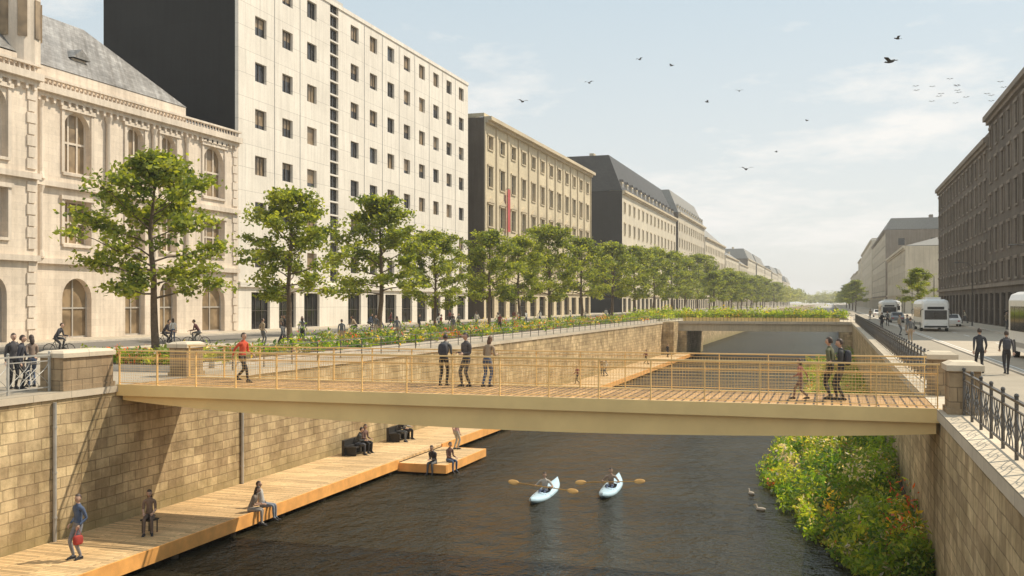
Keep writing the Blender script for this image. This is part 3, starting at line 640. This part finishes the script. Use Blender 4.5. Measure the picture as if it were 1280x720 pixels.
# road bridge farther down the canal
mb=MB(); mb.box(-23.2,148.5,-1.35,3.0,166,-.3,'classtrim'); mb.box(-23.3,148.2,-.3,3.2,166.3,.06,'coping'); mb.box(-22.99,147.5,-5.4,-20.2,167,-1.35,'quay'); mb.box(1.0,147.5,-5.4,2.69,167,-1.35,'quay')
mb.box(-22.99,143,-4.6,-21.4,147.4,.0,'quay')
for y in (148.4,165.9):
    mb.box(-23,y,.95,3,y+.06,1.0,'steel')
    for x in np.arange(-23,3,.5): mb.box(x,y,.06,x+.04,y+.04,.95,'steel')
mb.build('road_bridge')
mb=MB(); mb.box(-21,149.4,.06,1,151,.6,'bronzed'); mb.build('bridge_planter')
sp=[(rng.uniform(-22,2),rng.uniform(149.6,151),.6,rng.uniform(.5,1.0)) for _ in range(220)]+[(rng.uniform(-30,-23),rng.uniform(149,175),.4,rng.uniform(.7,1.3)) for _ in range(110)]+[(rng.uniform(-22,2),rng.uniform(157,163),.6,rng.uniform(.7,1.3)) for _ in range(120)]
shrubs('bridge_garden_plants',sp,('veg1','veg2','leaf1','flow','farleaf'),(.33,.32,.15,.05,.15),45,.17,1.0)

# ------------------------------------------------------------------ buildings
class Bld:
    def __init__(s,name): s.name=name; s.parts={}
    def __getitem__(s,k): return s.parts.setdefault(k,MB())
    def done(s):
        e=empty(s.name)
        for k,m in s.parts.items(): m.build(k,e)
def facade(B,O,U,N,W,z0,H,wins,wall,depth=.3,frame='frame',trim=None):
    O=Vector(O);U=Vector(U);N=Vector(N);Z=Vector((0,0,1)); pt=lambda u,z,d=0:O+U*u+Z*z+N*d
    us=sorted({0,W}|{round(w[i],3) for w in wins for i in(0,2)}); zs=sorted({z0,H}|{round(w[i],3) for w in wins for i in(1,3)})
    wm=B['walls']; holes=set()
    ui={u:i for i,u in enumerate(us)}; zi={z:i for i,z in enumerate(zs)}
    for w in wins:
        for i in range(ui[round(w[0],3)],ui[round(w[2],3)]):
            for j in range(zi[round(w[1],3)],zi[round(w[3],3)]): holes.add((i,j))
    for j in range(len(zs)-1):
        i=0
        while i<len(us)-1:
            if (i,j) in holes: i+=1; continue
            k=i
            while k<len(us)-1 and (k,j) not in holes: k+=1
            wm.quad(pt(us[i],zs[j]),pt(us[k],zs[j]),pt(us[k],zs[j+1]),pt(us[i],zs[j+1]),wall); i=k
    for w in wins:
        u0,a,u1,b=w[:4]; o=w[4] if len(w)>4 else {}
        for q in (((u0,a),(u1,a)),((u1,a),(u1,b)),((u1,b),(u0,b)),((u0,b),(u0,a))):
            wm.quad(pt(*q[0]),pt(*q[1]),pt(*q[1],-depth),pt(*q[0],-depth),wall)
        g=o.get('g') or rr.choice(('glass','glass','glassc','glassb'))
        B['windows'].quad(pt(u0,a,-depth),pt(u1,a,-depth),pt(u1,b,-depth),pt(u0,b,-depth),g)
        f=B['window_frames']; nx,nz=o.get('m',(1,0)); t=o.get('t',.06)
        fk=o.get('f',frame)
        def bx(ua,za,ub,zb,d0,d1,mb,k): 
            c=(pt(ua,za,d0)+pt(ub,zb,d1))/2; mb.obox(c,U*(ub-ua)/2,N*(d1-d0)/2,Z*(zb-za)/2,k)
        if o.get('blind'):
            bx(u0+t,b-(b-a)*o['blind'],u1-t,b-t,-depth+.004,-depth+.009,B['windows'],'glassb')
        if nx or nz:
            bx(u0,a,u0+t,b,-depth+.01,-depth+.07,f,fk);bx(u1-t,a,u1,b,-depth+.01,-depth+.07,f,fk);bx(u0+t,a,u1-t,a+t,-depth+.01,-depth+.07,f,fk);bx(u0+t,b-t,u1-t,b,-depth+.01,-depth+.07,f,fk)
        for i in range(1,nx+1): uc=u0+(u1-u0)*i/(nx+1); bx(uc-t/2,a+t,uc+t/2,b-t,-depth+.012,-depth+.072,f,fk)
        for i in range(1,nz+1): zc=a+(b-a)*i/(nz+1); bx(u0+t,zc-t/2,u1-t,zc+t/2,-depth+.014,-depth+.074,f,fk)
        if o.get('arch'):
            r=(u1-u0)/2; mid=(u0+u1)/2; ry=min(r,(b-a)*.5)
            for s in(-1,1):
                arc=[(mid+s*r*math.cos(t_),b-ry+ry*math.sin(t_)) for t_ in np.linspace(0,math.pi/2,7)]; cr=(mid+s*r,b)
                for p,q in zip(arc,arc[1:]): wm.add([pt(*cr),pt(*p),pt(*q)],[(0,1,2)],wall); wm.quad(pt(*p),pt(*q),pt(*q,-depth),pt(*p,-depth),wall)
        if trim:
            tm=B['trim']
            if o.get('sill',1): bx(u0-.18,a-.2,u1+.18,a,.002,.16,tm,trim)
            if o.get('sur'):
                bx(u0-.28,a,u0-.003,b,.002,.12,tm,trim);bx(u1+.003,a,u1+.28,b,.002,.12,tm,trim);bx(u0-.4,b+.003,u1+.4,b+.3,.002,.22,tm,trim)
            if o.get('ped'):
                m=(u0+u1)/2;h=b+.3; tm.add([pt(u0-.5,h,.02),pt(u1+.5,h,.02),pt(m,h+.9,.02),pt(u0-.5,h,.3),pt(u1+.5,h,.3),pt(m,h+.9,.3)],[(3,4,5),(0,3,5,2),(1,4,5,2),(0,1,4,3)],trim)
def band(B,X,Y0,Y1,z0,z1,side,d,k,part='trim'):
    x0,x1=sorted((X+side*.002,X+side*d)); B[part].box(x0,Y0,z0,x1,Y1,z1,k)
def rowb(name,X,Y0,Y1,H,side,depth,cols,rows,ww,wall,trim,end,roof='flat',roofk='slated',rh=6,mm=(1,1),sur=True,pil=False,endwin=False,shop=True,corn=.6,rowopt=None,wd=.35,dorm=False):
    B=Bld(name); W=Y1-Y0; sp=W/cols; wins=[]
    for ri,(zc,h) in enumerate(rows):
        for c in range(cols):
            u=sp*(c+.5); o=dict(m=mm,sur=sur)
            if rowopt and ri in rowopt: o.update(rowopt[ri])
            wins.append((u-ww/2,zc-h/2,u+ww/2,zc+h/2,o))
    if shop:
        for c in range(cols):
            u=sp*(c+.5); wins.append((u-sp*.33,.15,u+sp*.33,3.9,dict(m=(2,1),g='glassc',sill=0,f='frameD')))
    facade(B,(X,Y0,0),(0,1,0),(side,0,0),W,0,H,wins,wall,wd,trim=trim)
    xb=X-side*depth
    ew=[]
    if endwin:
        for (zc,h) in rows:
            for c in range(3): u=depth*(c+.5)/3; ew.append((u-ww/2,zc-h/2,u+ww/2,zc+h/2,dict(m=mm)))
    facade(B,(X,Y0,0),(-side,0,0),(0,-1,0),depth,0,H,ew,end,.25,trim=None)
    B['walls'].quad((X,Y1,0),(xb,Y1,0),(xb,Y1,H),(X,Y1,H),end); B['walls'].quad((xb,Y0,0),(xb,Y1,0),(xb,Y1,H),(xb,Y0,H),end)
    if trim:
        band(B,X,Y0,Y1,H-.9,H-.5,side,corn*.5,trim); band(B,X,Y0,Y1,H-.496,H+.1,side,corn,trim); band(B,X,Y0,Y1,4.6,5.0,side,.3,trim)
        if pil:
            for c in range(cols+1):
                u=Y0+sp*c; u0=max(Y0,u-.35);u1=min(Y1,u+.35); band(B,X,u0,u1,5.01,H-.91,side,.22,trim)
    r=B['roof']; x0,x1=sorted((X,xb))
    if roof=='flat':
        r.quad((x0,Y0,H),(x1,Y0,H),(x1,Y1,H),(x0,Y1,H),roofk); 
        for a in ((x0,Y0,x1,Y0+.3),(x0,Y1-.3,x1,Y1),(x0,Y0+.3,x0+.3,Y1-.3),(x1-.3,Y0+.3,x1,Y1-.3)): r.box(a[0]+.004,a[1]+.004,H+.11,a[2]-.004,a[3]-.004,H+.7,wall if wall!='black' else 'black')
        for _ in range(int(W/18)+1):
            yy=rr.uniform(Y0+3,Y1-6); xx=rr.uniform(x0+4,x1-5); r.box(xx,yy,H,xx+3,yy+3.5,H+1.8,trim or 'paneltrim')
    else:
        ins=rh*.45 if roof=='mansard' else depth/2-.3; iy=ins if roof!='gable' else 0
        b0=[(x0,Y0,H+.1),(x1,Y0,H+.1),(x1,Y1,H+.1),(x0,Y1,H+.1)]; t0=[(x0+ins,Y0+iy,H+rh),(x1-ins,Y0+iy,H+rh),(x1-ins,Y1-iy,H+rh),(x0+ins,Y1-iy,H+rh)]
        r.add(b0+t0,[(0,1,5,4),(1,2,6,5),(2,3,7,6),(3,0,4,7),(4,5,6,7)],roofk)
        if dorm:
            for c in range(cols):
                y=Y0+sp*(c+.5); xf=X-side*.5; xi=X-side*(ins*.75+.5)
                a,b=sorted((xf,xi)); r.box(a,y-.9,H+.3,b,y+.9,H+2.7,trim); r.box(*sorted((xf+side*.02,xf-side*.01))[:1],y-.6,H+.7,sorted((xf+side*.02,xf-side*.01))[1],y+.6,H+2.3,'glassc')
                r.add([(a-.1,y-1.1,H+2.71),(a-.1,y+1.1,H+2.71),(a-.1,y,H+3.5),(b,y-1.1,H+2.71),(b,y+1.1,H+2.71),(b,y,H+3.5)],[(0,1,2),(0,2,5,3),(1,2,5,4)],roofk)
        for q in range(max(2,int(W/22))):
            yy=Y0+W*(q+.5)/max(2,int(W/22)); xx=(x0+x1)/2; r.box(xx-.6,yy-1.4,H+rh*.5,xx+.6,yy+1.4,H+rh+1.6,trim or wall)
    return B
# town hall (nearest, left)
B=Bld('town_hall'); X=-54; wins=[]
cent=[62.1,68.7,73.0,79.6]; wd=[2.8,2.2,2.1,3.2]; Ya=56.0
for c,w in zip(cent,wd):
    u=c-Ya
    wins+=[(u-w/2,12.4,u+w/2,17.0,dict(m=(2,1),arch=1,sur=1,t=.16,f='towntrim',g='glassb',ped=(w>3))),(u-w/2,7.1,u+w/2,10.4,dict(m=(2,1),sur=1,t=.14,f='towntrim',g='glassb')),(u-w*.55,.15,u+w*.55,4.6,dict(m=(1,1),arch=1,sill=0,g='glassb',t=.12))]
facade(B,(X,Ya,0),(0,1,0),(1,0,0),83.6-Ya,0,18.3,wins,'town',.5,trim='towntrim')
wins=[]
for c in (28,34,40,46,52):
    u=c-22; wins+=[(u-1.3,12.4,u+1.3,17.0,dict(m=(2,1),arch=1,sur=1,t=.16,f='towntrim')),(u-1.3,7.1,u+1.3,10.4,dict(m=(2,1),sur=1,t=.14,f='towntrim')),(u-1.3,.15,u+1.3,4.6,dict(m=(1,1),arch=1,sill=0,t=.12))]
facade(B,(-52,22,0),(0,1,0),(1,0,0),34,0,19.5,wins,'town',.5,trim='towntrim')
B['walls'].quad((-52,56,0),(-54,56,0),(-54,56,19.5),(-52,56,19.5),'town'); B['walls'].quad((-52,22,0),(-70,22,0),(-70,22,19.5),(-52,22,19.5),'town'); B['walls'].quad((-70,22,0),(-70,83.5,0),(-70,83.5,18.3),(-70,22,18.3),'town')
for (xx,a,b) in ((-54,56,83.5),(-52,22,56)):
    for z0,z1,d in ((5.6,6.0,.3),(11.2,11.6,.35),(17.6,17.9,.25),(17.904,18.4,.6)): band(B,xx,a,b,z0,z1,1,d,'towntrim')
    y=a+.4
    while y<b-.3: band(B,xx,y,y+.22,17.25,17.59,1,.3,'towntrim'); y+=.75
    y=a+.1
    while y<b-.3:
        B['trim'].path([(xx+.3,y,18.42),(xx+.3,y,18.6),(xx+.3,y,18.85)],[.10,.06,.09],'towntrim',6); y+=.45
    B['trim'].box(xx+.12,a,18.85,xx+.48,b,19.02,'towntrim')
for y in (56.3,83.0): # quoins
    for q in range(22):
        z=.2+q*.78; B['trim'].box(-53.998,y-(.42 if q%2 else .3),z,-53.9,y+(.42 if q%2 else .3),z+.7,'towntrim') if z<17 and not (5.0<z<6.05 or 10.7<z<11.65) else None
for y in (51.2-.0,55.4):
    for q in range(22):
        z=.2+q*.78; B['trim'].box(-51.998,y-(.42 if q%2 else .3),z,-51.9,y+(.42 if q%2 else .3),z+.7,'towntrim') if z<17 and not (5.0<z<6.05 or 10.7<z<11.65) else None
for y in (58.2,65.3,70.85,75.4):
    for z0,z1 in ((6.05,11.15),(11.65,17.2)): B['trim'].path([(-53.8,y,z0),(-53.8,y,z0+.5),(-53.8,y,z1-.5),(-53.8,y,z1)],[.34,.2,.17,.32],'towntrim',10)
r=B['roof']
r.add([(-54,56,19.9),(-54,75.6,19.9),(-70,75.6,19.9),(-70,56,19.9),(-61.5,50,26.3),(-61.5,71.5,26.3),(-63,71.5,26.3),(-63,50,26.3)],[(0,1,5,4),(1,2,6,5),(2,3,7,6),(4,5,6,7)],'slate')
B['walls'].box(-69.9,56.1,18.3,-54.05,75.5,19.88,'town')
r.add([(-54,75.6,18.6),(-54,83.5,18.6),(-70,83.5,18.6),(-70,75.6,18.6),(-61,75.6,21),(-61,83.5,21)],[(0,1,5,4),(4,5,2,3),(1,2,5)],'slate')
r.add([(-52,22,19.6),(-52,56,19.6),(-70,56,19.6),(-70,22,19.6),(-58,28,27.5),(-58,50,27.5),(-64,50,27.5),(-64,28,27.5)],[(0,1,5,4),(1,2,6,5),(2,3,7,6),(3,0,4,7),(4,5,6,7)],'slate')
for y in (64.5,):
    r.box(-57.2,y-.7,20.3,-55.9,y+.7,21.7,'towntrim'); r.box(-55.89,y-.45,20.6,-55.87,y+.45,21.5,'glassc')
    r.add([(-55.6,y-.95,21.71),(-55.6,y+.95,21.71),(-55.6,y,22.5),(-58.5,y-.95,21.71),(-58.5,y+.95,21.71),(-58.5,y,22.5)],[(0,1,2),(0,2,5,3),(1,2,5,4)],'slate')
# corner turret
t=[(-53.0,55.2,z) for z in (0,19,19.01,24.5,24.51,25.1,25.11,29.5,31.8)]; r.path(t[2:],[1.5,1.5,1.8,1.8,1.6,.5,.04],'towntrim',12)
for k in range(8):
    a=k*math.pi/4+.2; r.obox((-53.0+math.cos(a)*1.5,55.2+math.sin(a)*1.5,22),(-math.sin(a)*.3,math.cos(a)*.3,0),(math.cos(a)*.04,math.sin(a)*.04,0),(0,0,1.3),'glassb')
B.done()
# office building
B=Bld('office_building'); wins=[]; Ya=83.62; Wd=147.2-Ya
for i in range(12):
    yc=87.6+5.15*i-Ya
    if i==3:
        for z in np.arange(5.2,36,1.52): wins.append((yc-1.0,round(z,3),yc+1.0,round(z+1.34,3),dict(m=(1,0),g=rr.choice(('glassc','glass')),sill=0,f='frameD')))
        continue
    for z in (34.6,30.05,25.5,20.9,16.3,11.75,7.2):
        wins.append((yc-1.05,z-.95,yc+1.05,z+.95,dict(m=(rr.choice((0,1,1,2)),0),t=.07,sill=0,f='frameD',g=rr.choice(('glass','glassb','glassc','glass')),blind=rr.choice((0,0,.3,.5,.75)))))
    wins.append((yc-1.7,.15,yc+1.7,3.8,dict(m=(2,1),g='glassc',sill=0,f='frameD')))
facade(B,(-54,Ya,0),(0,1,0),(1,0,0),Wd,0,36.9,wins,'panel',.35,trim='panel')
B['walls'].box(-69.5,Ya,0,-54.36,Ya+.3,37.1,'black'); B['walls'].box(-69.5,Ya+.3,0,-69.2,147.2,36.9,'black'); B['walls'].box(-69.2,146.9,0,-54.36,147.2,36.9,'black')
B['roof'].box(-69.2,Ya+.3,36.6,-54.4,146.9,36.85,'black'); B['walls'].box(-54.36,Ya-.002,0,-54.01,Ya+.0,36.9,'panel'); band(B,-54,Ya,147.2,36.5,36.95,1,.12,'panel'); band(B,-54,Ya,147.2,4.3,4.8,1,.25,'panel')
B['roof'].box(-66,96,36.86,-57.5,112,39.6,'paneltrim'); B['roof'].box(-64,120,36.86,-58.5,134,39,'paneltrim')
for i in range(11):
    y=87.6+5.15*i+2.575
    if i in (2,3): continue
    B['trim'].box(-53.998,y-.03,4.85,-53.95,y+.03,36.4,'paneltrim')
B.done()
rowb('classical_building',-54,154.8,230.5,33,1,18,12,[(29.2,2.2),(23.6,3.4),(17.2,3.6),(10.4,3.6)],2.3,'class','classtrim','brownend','flat','slated',pil=True,corn=1.3,wd=.45,rowopt={1:dict(ped=0),2:dict(ped=1)}).done()
mb=MB(); mb.quad((-53.4,165.6,15),(-53.4,167,15),(-53.4,167,22.4),(-53.4,165.6,22.4),'red'); mb.bar((-54,166.3,22.5),(-53.3,166.3,22.5),.06,'steel'); mb.build('banner')
rowb('mansard_building',-54,268,366,33,1,22,14,[(28.6,2.6),(22.8,3),(16.8,3),(10.4,3)],1.9,'cream2','classtrim','dark','mansard','slated',10.5,corn=.9,dorm=True).done()
rowb('gabled_building',-54,372,452,36,1,24,12,[(31,2.6),(25,3),(18.5,3),(12,3)],2.0,'cream3','classtrim','brownend','mansard','slatef',9,corn=.9,dorm=True).done()
rowb('gabled_building',-54,455,540,32,1,24,12,[(27,2.6),(21,3),(15,3),(9,3)],2.0,'cream2','classtrim','cream3','hip','slatef',11,corn=.9).done()
y=546
for i in range(9):
    L_=rr.uniform(60,110); H_=rr.uniform(26,34); rowb('apartment_building',-54,y,y+L_,H_,1,22,int(L_/8),[(H_-4,2.6),(H_-10,3),(H_-16,3),(H_-22,3)],2.4,rr.choice(('cream2','cream3')),'classtrim',rr.choice(('brownend','cream3')),rr.choice(('mansard','hip','flat')),'slatef',rr.uniform(5,8),sur=False,mm=(0,0)).done(); y+=L_+rr.choice((0,6,12))
# right bank
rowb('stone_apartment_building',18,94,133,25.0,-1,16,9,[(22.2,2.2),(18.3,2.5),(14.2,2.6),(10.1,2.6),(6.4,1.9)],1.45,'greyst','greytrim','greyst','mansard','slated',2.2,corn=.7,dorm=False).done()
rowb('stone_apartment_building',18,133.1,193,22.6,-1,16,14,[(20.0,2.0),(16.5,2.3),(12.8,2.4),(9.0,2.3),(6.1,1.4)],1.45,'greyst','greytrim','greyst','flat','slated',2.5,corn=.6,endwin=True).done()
rowb('white_building',17,262,345,16.5,-1,30,10,[(13.5,2),(9.5,2)],1.8,'cream3','cream3','cream3','hip','slatef',4.5,sur=False,mm=(0,0)).done()
rowb('apartment_building',17,358,470,27,-1,30,13,[(23,2.3),(18,2.5),(13,2.5),(8,2.5)],2.0,'cream3','greytrim','greytrim','mansard','slatef',4,sur=False,mm=(0,0),endwin=True).done()
rowb('apartment_building',17,480,640,31,-1,30,16,[(27,2.3),(22,2.5),(16,2.5),(10,2.5)],2.0,'cream2','cream3','cream2','flat','slatef',4,sur=False,mm=(0,0)).done()
y=650
for i in range(6): L_=rr.uniform(70,110);H_=rr.uniform(22,30); rowb('apartment_building',17,y,y+L_,H_,-1,22,9,[(H_-4,2.6),(H_-10,3)],2.4,'cream2','cream3','cream2','hip','slatef',4,sur=False,mm=(0,0)).done(); y+=L_+8
# distant trees at the end of the vista
sp=[(rng.uniform(-60,40),rng.uniform(1150,1250),rng.uniform(2,9),rng.uniform(4,7)) for _ in range(90)]+[(rng.uniform(-34,-26),rng.uniform(600,1150),rng.uniform(3,10),rng.uniform(3,5)) for _ in range(60)]+[(rng.uniform(5,9),rng.uniform(620,1150),rng.uniform(3,7),rng.uniform(2.5,4)) for _ in range(50)]
shrubs('distant_tree_line',sp,('farleaf','farleaf2','farleaf2'),(.3,.4,.3),14,.95,1.0)
# ------------------------------------------------------------------ vehicles
def bus(name,x,y,L,W,H,rot=0,tram=False):
    mb=MB()
    prof=[(-W/2,.35),(-W/2,1.1),(-W/2,H-.45),(-W/2+.12,H-.15),(-W/2+.45,H),(W/2-.45,H),(W/2-.12,H-.15),(W/2,H-.45),(W/2,1.1),(W/2,.35)]
    ys=[(-L/2,.86,.55),(-L/2+.12,.94,.2),(-L/2+.5,1,.0),(L/2-.5,1,.0),(L/2-.12,.94,.2),(L/2,.86,.55)]; vs=[];fs=[]
    for (yy,s,dr) in ys:
        for (a,b) in prof: vs.append((a*s,yy,b if b<1.2 else b-dr*(b-1.1)/(H-1.1)*.7))
    P=len(prof)
    for i in range(len(ys)-1):
        for j in range(P-1): fs.append((i*P+j,i*P+j+1,(i+1)*P+j+1,(i+1)*P+j))
        fs.append((i*P+P-1,i*P,(i+1)*P,(i+1)*P+P-1))
    fs.append(tuple(range(P)));fs.append(tuple((len(ys)-1)*P+j for j in range(P))); mb.add(vs,fs,'vwhite')
    for s in(-1,1):
        yy=-L/2+.7
        while yy<L/2-1.5:
            mb.box(*( (W/2-.01,yy,1.35,W/2+.012,yy+1.25,H-.75) if s>0 else (-W/2-.012,yy,1.35,-W/2+.01,yy+1.25,H-.75)),'glassc'); yy+=1.33
        mb.box(*( (W/2,-L/2+.6,.55,W/2+.008,L/2-.6,.8) if s>0 else (-W/2-.008,-L/2+.6,.55,-W/2,L/2-.6,.8)),'vgrey')
        for yw in (-L/2+1.9,L/2-2.2): 
            mb.path([(s*(W/2-.22),yw,.46),(s*(W/2+.02),yw,.46)],.46,'rubber',18); mb.path([(s*(W/2+.0),yw,.46),(s*(W/2+.035),yw,.46)],.22,'steell',12)
        f=s*(L/2)
        a,b=sorted((f-s*.04,f+s*.02)); mb.box(-W*.40,a,1.15,W*.40,b,H-1.05,'glassc'); mb.box(-W*.3,a,H-.98,W*.3,b,H-.72,'rubber')
        for q in(-1,1): mb.ell((q*W*.34,f+s*.01,.75),(.16,.05,.1),'lamp',8,5); mb.path([(q*W*.43,f-s*.1,H-.9),(q*(W*.5+.12),f+s*.15,H-1.1),(q*(W*.5+.12),f+s*.15,H-1.5)],.035,'rubber',5)
        mb.box(-W*.41,a,.38,W*.41,b,.55,'rubber')
    mb.box(-W*.28,-L*.25,H-.01,W*.28,L*.05,H+.22,'vwhite')
    mb.build(name,loc=(x,y,0),rot=rot)
bus('tram',10.15,51.5,15,2.55,3.35,0); bus('bus',9.5,110,11,2.5,3.1); bus('bus',8.8,178,11,2.5,3.1); bus('bus',12.9,236,11,2.5,3.1)
def car(x,y,k):
    mb=MB(); W=.88; pr=[(-2.1,.35,.3),(-2.1,.35,.75),(-1.6,.35,.95),(-1.0,.2,1.42),(.4,.2,1.45),(1.1,.32,1.0),(2.0,.35,.8),(2.1,.35,.35)]
    vs=[(s*(W if b<1.05 else W*.8),a,b) for s in(-1,1) for (a,_,b) in pr]; n=len(pr)
    mb.add(vs,[tuple(range(n)),tuple(range(n,2*n))]+[(i,(i+1)%n,n+(i+1)%n,n+i) for i in range(n)],k)
    for s in(-1,1):
        mb.add([(s*W*.95,-1.3,.98),(s*W*.83,-.9,1.36),(s*W*.83,.35,1.38),(s*W*.95,.85,1.0)],[(0,1,2,3)],'glassc')
        for yy in(-1.3,1.35): mb.path([(s*.7,yy,.32),(s*.9,yy,.32)],.32,'rubber',14)
        mb.ell((s*.6,-2.1,.65),(.15,.04,.08),'red',8,4); mb.ell((s*.6,2.06,.62),(.15,.06,.08),'lamp',8,4)
    mb.add([(-.62,-1.56,1.0),(.62,-1.56,1.0),(.6,-1.06,1.4),(-.6,-1.06,1.4)],[(0,1,2,3)],'glassc'); mb.build('car',loc=(x,y,0))
car(8.6,150,'vgrey'); car(8.4,205,'vwhite'); car(13.2,160,'vgrey'); car(13.3,128,'vwhite')
def lamp(x,y,s):
    mb=MB(); mb.path([(0,0,0),(0,0,.8),(0,0,6.8),(s*.5,0,7.3),(s*1.4,0,7.4)],[.11,.075,.05,.04,.035],'steel',8); mb.ell((s*1.6,0,7.36),(.35,.14,.07),'steel',8,5); mb.build('street_lamp',smooth=True,loc=(x,y,0))
for y in (88,125,170,215): lamp(15.2,y,-1)

# ------------------------------------------------------------------ sky, sun, haze, camera
SUN=Vector((.48,.42,.77)).normalized(); el=math.asin(SUN.z); az=math.atan2(SUN.x,SUN.y)
w=bpy.data.worlds.new('World'); scene.world=w; w.use_nodes=True; nt=w.node_tree; bg=nt.nodes['Background']
sky=nt.nodes.new('ShaderNodeTexSky'); sky.sky_type='NISHITA'; sky.sun_disc=False; sky.sun_elevation=el; sky.sun_rotation=az; sky.air_density=1.0; sky.dust_density=1.5; sky.ozone_density=1.2
tc=nt.nodes.new('ShaderNodeTexCoord'); sx=nt.nodes.new('ShaderNodeSeparateXYZ'); nt.links.new(tc.outputs['Generated'],sx.inputs[0])
def mth(op,a,b=None):
    n=nt.nodes.new('ShaderNodeMath'); n.operation=op
    for i,v in enumerate((a,b)):
        if v is None: continue
        if hasattr(v,'links'): nt.links.new(v,n.inputs[i])
        else: n.inputs[i].default_value=v
    return n.outputs[0]
zz=mth('ADD',mth('MAXIMUM',sx.outputs[2],0),.16); cx=nt.nodes.new('ShaderNodeCombineXYZ'); nt.links.new(mth('DIVIDE',sx.outputs[0],zz),cx.inputs[0]); nt.links.new(mth('DIVIDE',sx.outputs[1],zz),cx.inputs[1]); cx.inputs[2].default_value=3.7
cn=noise(nt,cx.outputs[0],1.05,9,.64); cm=ramp(nt,cn,.485,.62,(0,0,0),(1,1,1)); 
hz=nt.nodes.new('ShaderNodeMapRange'); nt.links.new(sx.outputs[2],hz.inputs[0]); hz.inputs[1].default_value=0; hz.inputs[2].default_value=.34; hz.inputs[3].default_value=0; hz.inputs[4].default_value=1
hc_=ramp(nt,hz.outputs[0],0,1,(.93,.92,.87),(.64,.78,.85)); hs=nt.nodes.new('ShaderNodeVectorMath'); hs.operation='SCALE'; hs.inputs[3].default_value=10.0; nt.links.new(hc_,hs.inputs[0])
hf_=ramp(nt,hz.outputs[0],0,1,(.92,.92,.92),(.78,.78,.78))
c1=mixrgb(nt,sky.outputs[0],hs.outputs[0],hf_); c2=mixrgb(nt,c1,(9.9,9.7,9.3),mth('MULTIPLY',cm,.92))
nt.links.new(c2,bg.inputs[0]); bg.inputs[1].default_value=.10
sl=bpy.data.lights.new('sun','SUN'); sl.energy=5.0; sl.angle=R(.5); sl.color=(1,.89,.71); so=bpy.data.objects.new('sun',sl); scene.collection.objects.link(so); so.rotation_euler=(-SUN).to_track_quat('-Z','Y').to_euler()
# thin summer haze filling the valley of the street (real volume)
hm_=bpy.data.materials.new('haze'); hm_.use_nodes=True; hn=hm_.node_tree; hn.nodes.remove(hn.nodes['Principled BSDF'])
vs_=hn.nodes.new('ShaderNodeVolumeScatter'); vs_.inputs['Density'].default_value=.00034; vs_.inputs['Anisotropy'].default_value=.3; vs_.inputs['Color'].default_value=(1,.98,.94,1); hn.links.new(vs_.outputs[0],hn.nodes['Material Output'].inputs['Volume'])
M['haze']=hm_; mb=MB(); mb.box(-600,-110,-7.5,600,2500,70,'haze'); mb.build('atmospheric_haze')
cam=bpy.data.cameras.new('camera'); co=bpy.data.objects.new('camera',cam); scene.collection.objects.link(co); co.location=(0,0,2.8); co.rotation_euler=(R(90),0,R(17.64))
cam.sensor_width=36; cam.lens=36*1258/1280; cam.shift_y=18/1280; cam.clip_end=9000; cam.clip_start=.1; scene.camera=co
scene.view_settings.view_transform='Standard'; scene.view_settings.look='None'; scene.view_settings.exposure=0
print('OBJS',len(scene.objects),'polys',sum(len(m.polygons) for m in bpy.data.meshes))
